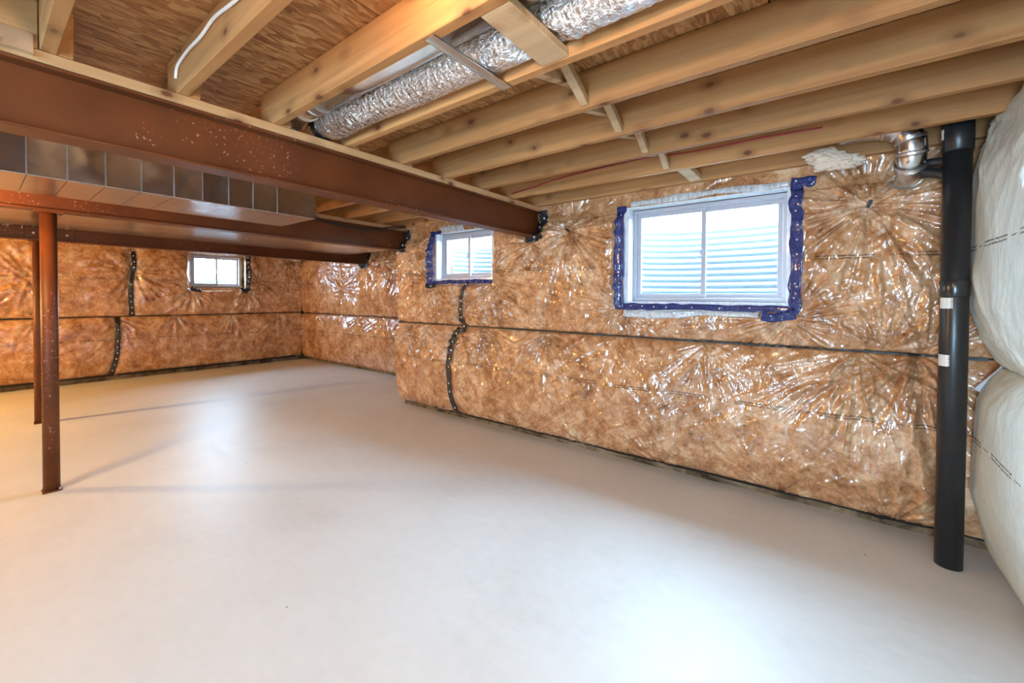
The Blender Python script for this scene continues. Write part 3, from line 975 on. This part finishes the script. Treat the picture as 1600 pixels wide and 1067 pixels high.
# ---- right wall, pale
mpB = lambda u, z, d: (XB - d, u, z)
PZ = np.array([0.06, 0.12, 0.2, 0.45, 0.66, 0.92, 1.03, 1.10])
PD = XB - np.array([0.71, 0.685, 0.665, 0.618, 0.622, 0.635, 0.68, 0.73])
QZ = np.array([1.10, 1.16, 1.25, 1.42, 1.7, 2.14, 2.40, 2.46])
QD = XB - np.array([0.73, 0.69, 0.645, 0.60, 0.594, 0.607, 0.66, 0.72])


def dB(U, Z, low):
    if low:
        D = np.interp(Z, PZ, PD)
        for k, u in enumerate((0.6, 1.5, 2.4, 3.0)):
            D = D + fan(U, Z, u, 1.10, 0.30, 0.004, 20, 440 + k, 0.0, -math.pi * 0.95, -0.15)
        D = D + 0.018 * (fbm(U * 2, Z * 2, 41, 2) - 0.5)
    else:
        D = np.interp(Z, QZ, QD)
        for k, (u, z) in enumerate(((1.2, 2.3), (2.4, 2.35), (3.2, 2.4), (2.9, 1.12), (2.0, 1.12))):
            D = D + fan(U, Z, u, z, 0.6, 0.008, 18, 460 + k, 0.0)
        D = D + 0.022 * (fbm(U * 2, Z * 2, 43, 2) - 0.5)
    D = D + creases(U, Z, 1.25, 0.9, 0.12, 0.010, 45)
    e = np.clip((3.42 - U) / 0.09, 0, 1)
    D = D * (0.72 + 0.28 * np.sqrt(np.clip(1 - (1 - e) ** 2, 0, 1)))
    return np.maximum(D, 0.01)


blB_u = blanket('insulation_blanket', 'upper bulging whitish insulation blanket on the right wall', mpB, YF, 3.42, 1.105, 2.46, 0.016, lambda U, Z: dB(U, Z, False), mat=INS_PALE)
blB_l = blanket('insulation_blanket', 'lower bulging whitish insulation blanket on the right wall near the floor', mpB, YF, 3.42, 0.06, 1.095, 0.016, lambda U, Z: dB(U, Z, True), mat=INS_PALE)
# loose corner of film at the course joint
u = np.linspace(0, 1, 12); V = []
for a in u:
    for b in u:
        t = b * a
        V.append((0.72 - 0.095 * t, 3.36 - 0.02 * math.sin(3 * b) + 0.03 * a, 1.10 - 0.19 * a + 0.05 * b * a + 0.006 * math.sin(9 * b)))
F = [(i * 12 + j, i * 12 + j + 1, (i + 1) * 12 + j + 1, (i + 1) * 12 + j) for i in range(11) for j in range(11)]
fl = obj('loose_film', (V, F), FILM_W, blB_l, smooth=True)
fl.modifiers.new('thickness', 'SOLIDIFY').thickness = 0.004

# ---------------------------------------------------------------- windows
def frame_ring(x0, x1, z0, z1, w, y0, y1):
    return join(box(x0, x1, y0, y1, z0, z0 + w, 0.003), box(x0, x1, y0, y1, z1 - w, z1, 0.003),
                box(x0, x0 + w, y0, y1, z0 + w, z1 - w, 0.003), box(x1 - w, x1, y0, y1, z0 + w, z1 - w, 0.003))


def window(n, label, x0, x1, z0, z1, yf, swap=False):
    """horizontal slider; yf = inside face; swap puts it on the left wall"""
    def T(vf):
        v, f = vf
        if not swap: return vf
        return [(XL - (b - YA), a, c) for a, b, c in v], [tuple(q[::-1]) for q in f]
    root = struct(obj('window_%d' % n, T(frame_ring(x0, x1, z0, z1, 0.035, yf, yf + 0.10)), VINYL), label)
    xm = (x0 + x1) / 2
    a0, a1, b0, b1 = x0 + 0.033, x1 - 0.033, z0 + 0.033, z1 - 0.033
    sl = obj('sash', T(frame_ring(a0, xm + 0.022, b0, b1, 0.036, yf + 0.012, yf + 0.04)), VINYL, root)
    sr = obj('sash', T(frame_ring(xm - 0.022, a1, b0, b1, 0.036, yf + 0.045, yf + 0.075)), VINYL, root)
    obj('pane', T(box(a0 + 0.035, xm - 0.013, yf + 0.024, yf + 0.028, b0 + 0.035, b1 - 0.035)), GLASS, sl)
    obj('pane', T(box(xm + 0.013, a1 - 0.035, yf + 0.058, yf + 0.062, b0 + 0.035, b1 - 0.035)), GLASS, sr)
    zm = (z0 + z1) / 2
    obj('latch', T(join(box(xm - 0.012, xm + 0.006, yf - 0.006, yf + 0.014, zm - 0.03, zm + 0.03, 0.004), box(xm - 0.024, xm - 0.01, yf - 0.002, yf + 0.01, zm - 0.012, zm + 0.012, 0.003))), VINYL, sl)
    return root


window(1, 'large white vinyl sliding window looking into a corrugated well', WIN1[0], WIN1[1], WIN1[2], WIN1[3], YA + 0.02)
window(2, 'smaller white vinyl sliding window beside the end of the steel beam', WIN2[0], WIN2[1], WIN2[2], WIN2[3], YA + 0.02)
window(3, 'small overexposed sliding window in the far left wall', WIN3[0], WIN3[1], WIN3[2], WIN3[3], YA + 0.03, True)


def well(label, cx, half, depth, zb, zt, swap=False, origin_y=None):
    """half-round corrugated steel window well standing outside the wall"""
    y0 = YA + 0.22
    nA, nZ = 40, 96
    V = []
    for j in range(nZ + 1):
        z = zb + (zt - zb) * j / nZ
        k = 0.013 * math.sin(2 * math.pi * z / 0.062)
        for i in range(nA + 1):
            a = math.pi * i / nA
            ca, sa = math.cos(a), math.sin(a)
            ex = 0.75
            V.append((cx - (half + k) * math.copysign(abs(ca) ** ex, ca), y0 + (depth + k) * sa ** ex, z))
    F = [(j * (nA + 1) + i, (j + 1) * (nA + 1) + i, (j + 1) * (nA + 1) + i + 1, j * (nA + 1) + i + 1) for j in range(nZ) for i in range(nA)]
    rim = [(cx - half * math.copysign(abs(math.cos(math.pi * i / nA)) ** .75, math.cos(math.pi * i / nA)), y0 + depth * math.sin(math.pi * i / nA) ** .75, zt) for i in range(nA + 1)]
    bed = box(cx - half, cx + half, y0, y0 + depth, zb - 0.05, zb + 0.02)
    cv = lambda vf: vf if not swap else ([(XL - (b - YA), a, c) for a, b, c in vf[0]], vf[1])
    root = thing('window_well', label, 'window well', tuple(np.array(cv(([(cx, y0 + depth / 2, zb)], []))[0][0])), 'galvanised window wells')
    o = obj('corrugated_shell', cv((V, F)), WELLM, root, smooth=True)
    s = o.modifiers.new('thickness', 'SOLIDIFY'); s.thickness = 0.004
    obj('rim', cv(tube(rim, 0.014, 8)), WELLM, root, smooth=True)
    obj('gravel_bed', cv(bed), GRAVEL, root)
    return root


well('corrugated galvanised window well seen through the large window', -0.84, 0.86, 0.82, 1.22, 2.16)
well('corrugated galvanised window well seen through the smaller back window', -3.46, 0.66, 0.70, 1.46, 2.13)
well('window well outside the far left window', 2.99, 0.75, 0.95, 1.35, 1.78, True)

# patio door behind the viewer, the room's main daylight
dr = struct(obj('door_1', frame_ring(DOOR[0], DOOR[1], DOOR[2], DOOR[3], 0.05, YF - 0.15, YF - 0.04), VINYL), 'sliding glass door behind the viewer')
for a, b, yy in ((DOOR[0] + 0.05, -0.17, -0.11), (-0.23, DOOR[1] - 0.05, -0.075)):
    s_ = obj('sash', frame_ring(a, b, DOOR[2] + 0.05, DOOR[3] - 0.05, 0.06, YF + yy, YF + yy + 0.03), VINYL, dr)
    obj('pane', box(a + 0.06, b - 0.06, YF + yy + 0.012, YF + yy + 0.018, DOOR[2] + 0.11, DOOR[3] - 0.11), GLASS, s_)

# ---------------------------------------------------------------- joists
JT, JH = 0.045, TOPZ - H - 0.003
JR = [-1.45, -1.04, -0.62, -0.21, 0.205, 0.615, 1.02, 1.435, 1.852, 2.264, 2.675, 3.10, 3.505]      # far edges, right bay
r_names = {0.205: 'joist nearest the top left corner, resting on the first steel beam', 0.615: 'joist carrying the stapled white cable',
           1.02: 'broad lit joist on the near side of the silver ducts', 1.435: 'joist on the window side of the silver ducts',
           1.852: 'first clear joist past the foil duct, counting toward the windows', 2.264: 'second clear joist past the foil duct, counting toward the windows',
           2.675: 'third clear joist past the foil duct, counting toward the windows', 3.10: 'joist carrying the red cable beside the window wall',
           3.505: 'last narrow joist directly over the large window'}
jm = None
for y in JR:
    lab = 'spruce ' + r_names.get(y, 'joist overhead behind the viewer, %s' % {-1.45: 'fourth', -1.04: 'third', -0.62: 'second', -0.21: 'first'}.get(y, '') + ' back from the camera')
    x0, x1 = -2.50, 0.985
    if jm is None:
        vf = box(x0, x1, y - JT, y, H + 0.001, H + 0.001 + JH, 0.003)
        o = obj('floor_joist', vf, WOOD_X); jm = o.data
    else:
        o = link('floor_joist', jm, None, None, ((x0 + x1) / 2, y - JT / 2, H + 0.001))
    tag(o, lab, 'joist', 'exposed floor joists')
ordn = ['fifth', 'fourth', 'third', 'second', 'nearest']
jm2 = jm3 = None
for k, y in enumerate([-0.575, -0.165, 0.25, 0.66, 1.066, 1.481, 1.898, 2.311, 2.722, 3.147, 3.552]):
    o2 = None
    if jm2 is None:
        o = obj('floor_joist', box(-4.655, -2.35, y - JT, y, H + 0.001, H + 0.001 + JH, 0.003), WOOD_X); jm2 = o.data
    else:
        o = link('floor_joist', jm2, None, None, ((-4.655 - 2.35) / 2, y - JT / 2, H + 0.001))
    if y > 1.8:
        lab = 'joist between the first two beams, past the duct end, %s to window wall' % {1.898: 'fifth closest', 2.311: 'fourth closest', 2.722: 'third closest', 3.147: 'second closest', 3.552: 'closest'}[y]
    else:
        lab = 'spruce joist above the big rectangular duct, %s back from the duct end' % ['sixth', 'fifth', 'fourth', 'third', 'second', 'first'][k]
    tag(o, lab, 'joist', 'exposed floor joists')
for k, y in enumerate([-0.53, -0.12, 0.295, 0.705, 1.11, 1.526, 1.943, 2.356, 2.767, 3.19, 3.6, 4.01, 4.42]):
    if jm3 is None:
        o = obj('floor_joist', box(-9.74, -4.52, y - JT, y, H + 0.001, H + 0.001 + JH, 0.003), WOOD_X); jm3 = o.data
    else:
        o = link('floor_joist', jm3, None, None, ((-9.74 - 4.52) / 2, y - JT / 2, H + 0.001))
    tag(o, 'spruce joist over the far left bay, %d%s from the recessed wall' % (13 - k, {1: 'st', 2: 'nd', 3: 'rd'}.get(13 - k, 'th')), 'joist', 'exposed floor joists')

# cross bridging
def strut(p0, p1, label, w=0.04, h=0.04, mat=WOOD_Z):
    o = obj('bridging_strut', bar(p0, p1, w, h, (1, 0, 0)), mat)
    return tag(o, label, 'bridging', 'wooden bridging between joists')


far = {a: i for i, a in enumerate(JR)}
spans = [('first', 1.435, 1.852), ('second', 1.852, 2.264), ('third', 2.264, 2.675), ('fourth', 2.675, 3.10)]
for nm, a, b in spans:
    strut((-0.915, a + 0.004, TOPZ - 0.045), (-0.955, b - JT - 0.003, H + 0.028), 'short falling bridging stick in the %s bay past the foil duct' % nm)
    strut((-0.985, a + 0.004, H + 0.03), (-1.02, b - JT - 0.003, TOPZ - 0.045), 'short rising bridging stick in the %s bay past the foil duct' % nm)
tag(obj('bridging_block', box(-0.90, -0.81, 3.102, 3.458, H + 0.004, H + 0.042, 0.003), WOOD_Z), 'flat pale block beside the last joist above the large window', 'bridging', 'wooden bridging between joists')
tag(obj('bridging_block', box(-0.925, -0.805, 1.022, 1.389, H + 0.002, H + 0.034, 0.003), WOOD_Z), 'wide flat wooden block under the silver ducts', 'bridging', 'wooden bridging between joists')
lsp = [('first', 1.898, 2.311), ('second', 2.311, 2.722), ('third', 2.722, 3.147)]
for nm, a, b in lsp[:2]:
    strut((-3.52, a + 0.004, TOPZ - 0.045), (-3.60, b - JT - 0.003, H + 0.028), 'falling bridging stick in the %s bay past the rectangular duct end' % nm)
    strut((-3.64, a + 0.004, H + 0.03), (-3.70, b - JT - 0.003, TOPZ - 0.045), 'rising bridging stick in the %s bay past the rectangular duct end' % nm)
tag(obj('bridging_block', box(-3.66, -3.52, 2.724, 3.10, H + 0.003, H + 0.04, 0.003), WOOD_Z), 'flat pale block seen under the first beam, nearer the duct end', 'bridging', 'wooden bridging between joists')
tag(obj('bridging_block', box(-3.74, -3.60, 3.149, 3.505, H + 0.003, H + 0.04, 0.003), WOOD_Z), 'flat pale block seen under the first beam above the smaller window', 'bridging', 'wooden bridging between joists')

# ---------------------------------------------------------------- steel beams, plates and posts
ZT, ZB = 2.328, 2.072


def steel_beam(label, cx, y0, y1):
    t = thing('steel_beam', label, 'beam', (cx, (y0 + y1) / 2, ZB), 'red oxide steel beams')
    obj('web', box(cx - 0.005, cx + 0.005, y0, y1, ZB + 0.011, ZT - 0.011), OXIDE, t)
    obj('top_flange', box(cx - 0.065, cx + 0.065, y0, y1, ZT - 0.012, ZT, 0.002), OXIDE, t)
    obj('bottom_flange', box(cx - 0.065, cx + 0.065, y0, y1, ZB, ZB + 0.012, 0.002), OXIDE, t)
    return t


def plate(label, cx, y0, y1):
    return tag(obj('sill_plate', box(cx - 0.075, cx + 0.072, y0, y1, ZT + 0.001, H, 0.003), WOOD_Y), label, 'plate', 'wooden plates on the steel beams')


b1 = steel_beam('long red-brown steel beam crossing the foreground ceiling to the back wall', BEAM1, -3.5, YA - 0.04)
b2 = steel_beam('second red-brown steel beam, carried by the nearest orange post', BEAM2, -3.5, YA - 0.04)
b3 = steel_beam('third and farthest red-brown steel beam with bolted splice', BEAM3, -3.5, YR - 0.04)
plate('pale wooden plate on top of the foreground steel beam', BEAM1, -3.5, YA - 0.06)
plate('wooden plate on top of the second steel beam', BEAM2, -3.5, YA - 0.06)
plate('wooden plate on top of the farthest steel beam', BEAM3, -3.5, YR - 0.06)
# splice on the third beam
xs = BEAM3 + 0.005
sp = obj('splice_plate', box(xs, xs + 0.012, 0.36, 0.74, 2.10, 2.29, 0.002), OXIDE, b3)
for yy in (0.42, 0.505, 0.595, 0.68):
    for zz in (2.15, 2.235):
        vf = tube([(xs + 0.012, yy, zz), (xs + 0.022, yy, zz), (xs + 0.030, yy, zz)], [0.017, 0.017, 0.012], 6)
        obj('bolt', vf, STEEL, sp)
# chalk marks on the third beam
xc = BEAM3 + 0.006
strokes = [[(0.15, 2.235), (0.235, 2.25)], [(0.185, 2.275), (0.175, 2.19)], [(0.245, 2.27), (0.238, 2.20)], [(0.20, 2.215), (0.275, 2.23)],
           [(0.275, 2.275), (0.272, 2.225), (0.30, 2.24), (0.312, 2.28)], [(0.345, 2.285), (0.338, 2.19)]]
ck = [tube([(xc + 0.001, a, b) for a, b in s], 0.0032, 5) for s in strokes]
o = obj('chalk_marks', join(*ck), CHALK, b3)


def post(label, cx, cy):
    t = thing('steel_post', label, 'post', (cx, cy, 0), 'red oxide steel posts')
    obj('shaft', tube([(cx, cy, 0.012), (cx, cy, ZB - 0.012)], 0.045, 28), OXIDE, t, smooth=False)
    for q in t.children[-1].data.polygons: q.use_smooth = len(q.vertices) == 4
    bp_ = obj('base_plate', box(cx - 0.05, cx + 0.05, cy - 0.05, cy + 0.05, 0.0, 0.012, 0.002), OXIDE, t)
    obj('cap_plate', box(cx - 0.06, cx + 0.06, cy - 0.075, cy + 0.075, ZB - 0.013, ZB - 0.0005, 0.002), OXIDE, t)
    for dx, dy in ((-0.04, -0.04), (0.04, 0.04)):
        obj('anchor_bolt', tube([(cx + dx, cy + dy, 0.011), (cx + dx, cy + dy, 0.026)], 0.008, 6), STEEL, bp_)
    return t


post('nearest rust-orange steel post standing on the open floor', BEAM2, 0.345)
post('second rust-orange steel post, mostly hidden behind the nearest one', BEAM3, 0.455)

# galvanised angle and blocking at the top left
t = thing('steel_angle', 'bright galvanised angle screwed to the plate at the top left corner', 'bracket', (-2.36, -0.05, H - 0.03))
obj('leaf', box(-2.352, -2.349, -0.5, 0.145, H - 0.028, H + 0.05), GALV_EDGE, t)
obj('lip', box(-2.352, -2.325, -0.5, 0.145, H - 0.031, H - 0.028), GALV_EDGE, t)
for yy, zz in ((0.06, H + 0.025), (0.065, H - 0.005), (-0.1, H + 0.02)):
    obj('screw', tube([(-2.349, yy, zz), (-2.341, yy, zz)], [0.009, 0.006], 8), GALV_EDGE, t)
tag(obj('blocking_board', box(-2.40, -2.356, -0.208, 0.158, H + 0.002, TOPZ - 0.003, 0.003), WOOD_Y), 'short wooden blocking behind the galvanised angle at the top left', 'blocking')

# ---------------------------------------------------------------- rectangular ducts
def bowed(x, y0, y1, z0, z1, bow, n=6):
    """thin sheet standing at x, pressed outwards like a cross-broken duct panel"""
    V, F = [], []
    for lay in (0, 0.004):
        for i in range(n + 1):
            for j in range(n + 1):
                a, b = i / n, j / n
                V.append((x + bow * (1 - max(abs(2 * a - 1), abs(2 * b - 1))) - lay, y0 + (y1 - y0) * a, z0 + (z1 - z0) * b))
    m = (n + 1) ** 2
    for i in range(n):
        for j in range(n):
            q = (i * (n + 1) + j, (i + 1) * (n + 1) + j, (i + 1) * (n + 1) + j + 1, i * (n + 1) + j + 1)
            F.append(q); F.append(tuple(k + m for k in q[::-1]))
    return V, F


def trunk(label, x0, x1, z0, z1, ys, seam_px=True):
    t = thing('trunk_duct', label, 'duct', ((x0 + x1) / 2, (ys[0] + ys[-1]) / 2, z0), 'rectangular sheet metal ducts')
    for a, b in zip(ys[:-1], ys[1:]):
        g = 0.0015
        obj('side_panel', bowed(x1, a + g, b - g, z0 + 0.001, z1, random.choice((-0.008, 0.006, 0.009, -0.005))), GALV, t, smooth=True)
        obj('side_panel', box(x0, x0 + 0.004, a + g, b - g, z0 + 0.001, z1), GALV, t)
        obj('bottom_panel', box(x0, x1, a + g, b - g, z0 - 0.003, z0 + 0.001), GALV, t)
    for a in ys[1:-1]:
        obj('drive_cleat', join(box(x1 - 0.001, x1 + 0.005, a - 0.003, a + 0.003, z0, z1, 0.001)), GALV_EDGE, t)
    obj('end_cap', box(x0, x1, ys[-1] - 0.002, ys[-1] + 0.002, z0, z1), GALV, t)
    obj('edge_hem', box(x1 - 0.002, x1 + 0.005, ys[0], ys[-1], z0 - 0.004, z0 + 0.002, 0.001), GALV_EDGE, t)
    obj('top_panel', box(x0, x1, ys[0], ys[-1], z1 - 0.002, z1 + 0.002), GALV, t)
    return t


trunk('big rectangular galvanised duct hung between the first two steel beams', -4.01, -3.40, 2.10, 2.366,
      [-2.2, -1.4, -0.7, -0.35, 0.03, 0.18, 0.33, 0.485, 0.645, 0.806, 0.96, 1.114, 1.27, 1.44, 1.735])
trunk('shallow galvanised duct hung between the second and third steel beams', -6.75, -5.25, 2.19, 2.366, [-2.2, -0.8, 0.5, 1.7, 2.9, 4.0])

# ---------------------------------------------------------------- round ducts over the middle bay
t = thing('round_duct', 'smooth round galvanised duct lying in the joist bay beside the broad joist', 'duct', (-1.5, 1.11, 2.39), 'silver ducts in the joist bay')
yc, zc, r = 1.108, 2.482, 0.070
obj('pipe_section', tube([(-2.22, yc, zc), (-1.18, yc, zc)], r, 32), GALV_PIPE, t, smooth=True)
obj('pipe_section', tube([(-1.19, yc, zc), (-0.1, yc, zc)], r * 0.97, 32), GALV_PIPE, t, smooth=True)
obj('crimp_ring', tube([(-1.215, yc, zc), (-1.18, yc, zc)], r + 0.004, 32), GALV_EDGE, t, smooth=False)
obj('crimp_ring', tube([(-2.14, yc, zc), (-2.10, yc, zc)], r + 0.004, 32), GALV_EDGE, t, smooth=False)
obj('elbow', tube(spline([(-2.16, yc, zc), (-2.28, yc, zc), (-2.37, yc + 0.01, zc - 0.005), (-2.44, yc + 0.03, zc - 0.01)], 5), r * 1.02, 28), GALV_PIPE, t, smooth=True)
obj('joint_ring', tube([(-2.275, yc, zc), (-2.255, yc, zc)], r + 0.006, 28), FLUFF, t)

ysf, zsf = 1.286, 2.466
nP, nR = 170, 40
V = []
for i in range(nP + 1):
    xx = -2.38 + (2.9) * i / nP
    rr = 0.090
    end = min(1, (xx + 2.38) / 0.10)
    cr = 0.006 * math.sin(xx * 150 + 2.2 * math.sin(xx * 13)) * (0.5 + random.random())
    for k in range(nR):
        a = 2 * math.pi * k / nR
        q = rr * (0.72 + 0.28 * math.sqrt(max(0, 1 - (1 - end) ** 2))) + cr * (0.6 + 0.5 * math.sin(a * 3 + xx * 9)) + random.uniform(-0.002, 0.002)
        V.append((xx + 0.02 * math.sin(a * 2 + xx * 4), ysf + q * math.cos(a) + 0.006 * math.sin(xx * 4), min(max(zsf + q * math.sin(a), H + 0.003 + 0.036 * max(0, min(1, (0.12 - abs(xx + 0.865)) / 0.05))), TOPZ - 0.004)))
F = [(i * nR + k, (i + 1) * nR + k, (i + 1) * nR + (k + 1) % nR, i * nR + (k + 1) % nR) for i in range(nP) for k in range(nR)]
F += [tuple(range(nR)), tuple(range(nP * nR, (nP + 1) * nR))[::-1]]
t = thing('flexible_duct', 'crinkled silver foil-wrapped duct lying between the ceiling joists', 'duct', (-0.9, ysf, 2.36), 'silver ducts in the joist bay')
obj('foil_jacket', (V, F), FOIL, t, smooth=True)
obj('dark_collar', tube([(-2.43, ysf, zsf), (-2.36, ysf, zsf)], 0.078, 24), DARKGAP, t)
tag(obj('hanger_strap', join(box(-1.152, -1.108, 0.985, 1.43, H - 0.004, H - 0.001), box(-1.152, -1.148, 0.985, 1.43, H - 0.009, H - 0.001), box(-1.112, -1.108, 0.985, 1.43, H - 0.009, H - 0.001)), GALV_EDGE),
    'narrow metal strap nailed across the joists under the silver ducts', 'strap')

t = thing('duct_collar', 'small round metal collar high in the recessed far corner', 'duct', (-9.42, 4.36, 2.20))
obj('collar', tube([(-9.42, 4.36, 2.20), (-9.42, 4.36, 2.215), (-9.42, 4.36, 2.30), (-9.42, 4.36, 2.37)], [0.07, 0.11, 0.13, 0.13], 28), GALV_PIPE, t, smooth=True)
obj('bead', tube([(-9.42, 4.36, 2.255), (-9.42, 4.36, 2.27)], 0.134, 28), GALV_EDGE, t)

# ---------------------------------------------------------------- cables
tag(obj('white_cable', tube(spline([(-2.34, 0.563, 2.43), (-2.30, 0.562, 2.475), (-2.15, 0.562, 2.49), (-2.0, 0.562, 2.487), (-1.85, 0.562, 2.50), (-1.7, 0.562, 2.482), (-1.55, 0.562, 2.47), (-1.3, 0.562, 2.478), (-0.6, 0.562, 2.48)], 8), 0.0065, 8), CABLE_W, smooth=True),
    'white electrical cable stapled along a joist face at top left', 'cable')
tag(obj('red_cable', tube(spline([(-2.36, 3.046, 2.415), (-2.1, 3.046, 2.44), (-1.875, 3.046, 2.466), (-1.5, 3.046, 2.487), (-1.15, 3.046, 2.497), (-0.9, 3.046, 2.478), (-0.62, 3.046, 2.470), (-0.37, 3.046, 2.474), (-0.06, 3.046, 2.464)], 8), 0.0055, 8), CABLE_R, smooth=True),
    'dark red cable running along the joist near the window wall', 'cable')
cb = thing('black_cable', 'sagging black cables by the end of the rectangular duct', 'cable', (-4.42, 2.8, 2.26))
for dy, dz, rr in ((0, 0, 0.009), (0.03, -0.018, 0.006)):
    obj('strand', tube(spline([(-4.41, 1.75 + dy, 2.36 + dz), (-4.41, 1.98 + dy, 2.33 + dz), (-4.41, 2.25 + dy, 2.298 + dz), (-4.41, 2.47 + dy, 2.272 + dz), (-4.41, 2.79 + dy, 2.262 + dz), (-4.38, 3.05 + dy, 2.29 + dz), (-4.36, 3.2 + dy, 2.325 + dz), (-4.3, 3.36, 2.352 + dz)], 8), rr, 8), CABLE_B, cb, smooth=True)

# ---------------------------------------------------------------- black drain pipe
PX, PY, PR = 0.527, 3.262, 0.057
t = thing('drain_pipe', 'tall black plastic drain pipe standing in front of the right corner', 'pipe', (PX, PY, 0))
sh = obj('pipe_shaft', tube([(PX, PY, 0.0), (PX, PY, H + 0.15)], PR, 40), ABS, t)
cp = obj('coupling', tube([(PX, PY, 1.475), (PX, PY, 1.48), (PX, PY, 1.56), (PX, PY, 1.565)], [PR + 0.001, PR + 0.0035, PR + 0.0035, PR + 0.001], 40), ABS_C, t)
hub = obj('hub_fitting', tube([(PX, PY, 2.26), (PX, PY, 2.265), (PX, PY, 2.42), (PX, PY, 2.425)], [PR + 0.001, PR + 0.006, PR + 0.006, PR + 0.001], 40), ABS, t)
obj('branch_pipe', tube(spline([(PX - 0.03, PY + 0.02, 2.14), (PX - 0.09, PY + 0.05, 2.175), (PX - 0.17, PY + 0.12, 2.19)], 5), 0.028, 18), ABS, t, smooth=True)
obj('branch_pipe', tube(spline([(PX - 0.03, PY + 0.02, 2.22), (PX - 0.10, PY + 0.06, 2.235), (PX - 0.17, PY + 0.13, 2.24)], 5), 0.024, 18), ABS, t, smooth=True)
for o_ in t.children:
    for q in o_.data.polygons: q.use_smooth = len(q.vertices) == 4


def pipe_label(z0, z1, a0, a1, parent, rr):
    V = []
    n = 10
    for k in range(n + 1):
        a = math.radians(a0 + (a1 - a0) * k / n)
        for z in (z0, z1):
            V.append((PX + rr * math.cos(a), PY + rr * math.sin(a), z))
    F = [(2 * k, 2 * k + 2, 2 * k + 3, 2 * k + 1) for k in range(n)]
    o = obj('label', (V, F), LABEL, parent)
    s = o.modifiers.new('thickness', 'SOLIDIFY'); s.thickness = 0.0006; s.offset = 1
    return o


# camera lies towards (-0.16,-0.99) from the pipe
pipe_label(1.412, 1.470, 195, 256, t, PR + 0.0012)
pipe_label(1.098, 1.160, 188, 248, t, PR + 0.0012)
pipe_label(2.33, 2.385, 185, 205, t, PR + 0.0075)
pipe_label(1.52, 1.54, 181, 194, t, PR + 0.005)

# ---------------------------------------------------------------- vent elbow at the top right
t = thing('vent_elbow', 'shiny metal vent elbow dropping from the joists beside the black pipe', 'duct', (0.34, 3.28, 2.15))
ctr = [(0.02, 3.27, 2.475), (0.14, 3.27, 2.475), (0.235, 3.27, 2.465), (0.305, 3.27, 2.43), (0.34, 3.272, 2.37), (0.347, 3.28, 2.295), (0.347, 3.31, 2.235), (0.347, 3.38, 2.195), (0.347, 3.48, 2.185)]
RE = 0.068
seg = [(0, 2), (2, 3), (3, 4), (4, 5), (5, 6), (6, 8)]
pts_s = spline(ctr, 4)
for a, b in seg:
    obj('gore', tube(pts_s[a * 4:b * 4 + 1], RE - (0.003 if a % 2 else 0), 30), GALV_PIPE, t, smooth=True)
for i in (8, 12, 16, 20, 24):
    p = Vector(pts_s[i]); d = (Vector(pts_s[i + 1]) - Vector(pts_s[i - 1])).normalized()
    obj('seam_ring', tube([tuple(p - d * 0.006), tuple(p + d * 0.006)], RE + 0.0045, 30), GALV_EDGE, t)
obj('screw', tube([(0.325, 3.225, 2.232), (0.323, 3.219, 2.232)], 0.006, 8), STEEL, t)
for k, (dx, dz) in enumerate(((-0.07, -0.03), (-0.08, -0.045))):
    obj('draw_band', tube(spline([(0.29 + dx * .2, 3.24, 2.20 + dz), (0.285 + dx * .5, 3.30, 2.165 + dz * .5), (0.33, 3.37, 2.125 + dz * .3), (0.40, 3.38, 2.15), (0.415, 3.33, 2.21)], 6), 0.004, 6), GALV_EDGE, t, smooth=True)

# tuft of loose fibre stuffed beside the last joist
bm = bmesh.new(); bmesh.ops.create_icosphere(bm, subdivisions=5, radius=1.0)
for v in bm.verts:
    p = v.co.copy()
    n1 = fbm(np.array([p.x * 2.2 + 5]), np.array([p.z * 2.2 + p.y * 1.7 + 9]), 3, 4)[0] - 0.5
    n2 = fbm(np.array([p.x * 7 + p.y * 3]), np.array([p.z * 9 + 4]), 8, 3)[0] - 0.5
    s = 1 + 0.9 * n1 + 0.55 * n2
    v.co = Vector((p.x * 0.13 * s, p.y * 0.055 * s, p.z * 0.062 * s - 0.25 * p.x * 0.13))
me = bpy.data.meshes.new('fibre_tuft'); bm.to_mesh(me); bm.free()
me.polygons.foreach_set('use_smooth', [True] * len(me.polygons))
tag(link('fibre_tuft', me, FLUFF, None, (-0.02, 3.31, 2.335)), 'torn beige fibre insulation tuft hanging beside the last joist', 'insulation')
# ---------------------------------------------------------------- bare bulbs (outside the frame)
def bulb(label, x, y, z, mat, r=0.05):
    t = thing('bare_bulb', label, 'lamp', (x, y, z))
    bm = bmesh.new(); bmesh.ops.create_uvsphere(bm, u_segments=14, v_segments=10, radius=r)
    me = bpy.data.meshes.new('bulb_glass'); bm.to_mesh(me); bm.free()
    o = link('bulb_glass', me, mat, t)
    obj('socket', tube([(x, y, z + r * 0.9), (x, y, z + r * 0.9 + 0.05)], 0.02, 14), PORC, t)
    obj('cord', tube([(x, y, z + r * 0.9 + 0.05), (x, y, TOPZ - 0.002)], 0.005, 8), CABLE_W, t)
    return t


bulb('hanging bulb just above and behind the viewer', -0.55, 0.28, 2.20, BULBN)
bulb('hanging bulb left of the viewer between the first two beams', -4.13, -0.32, 1.98, BULBM)
bulb('large globe bulb hanging beyond the third beam', -7.7, -2.3, 2.08, BULBL, 0.14)
bulb('bulb tucked in the joist bay above the top edge of view', -1.05, 0.79, 2.465, BULBH, 0.04)
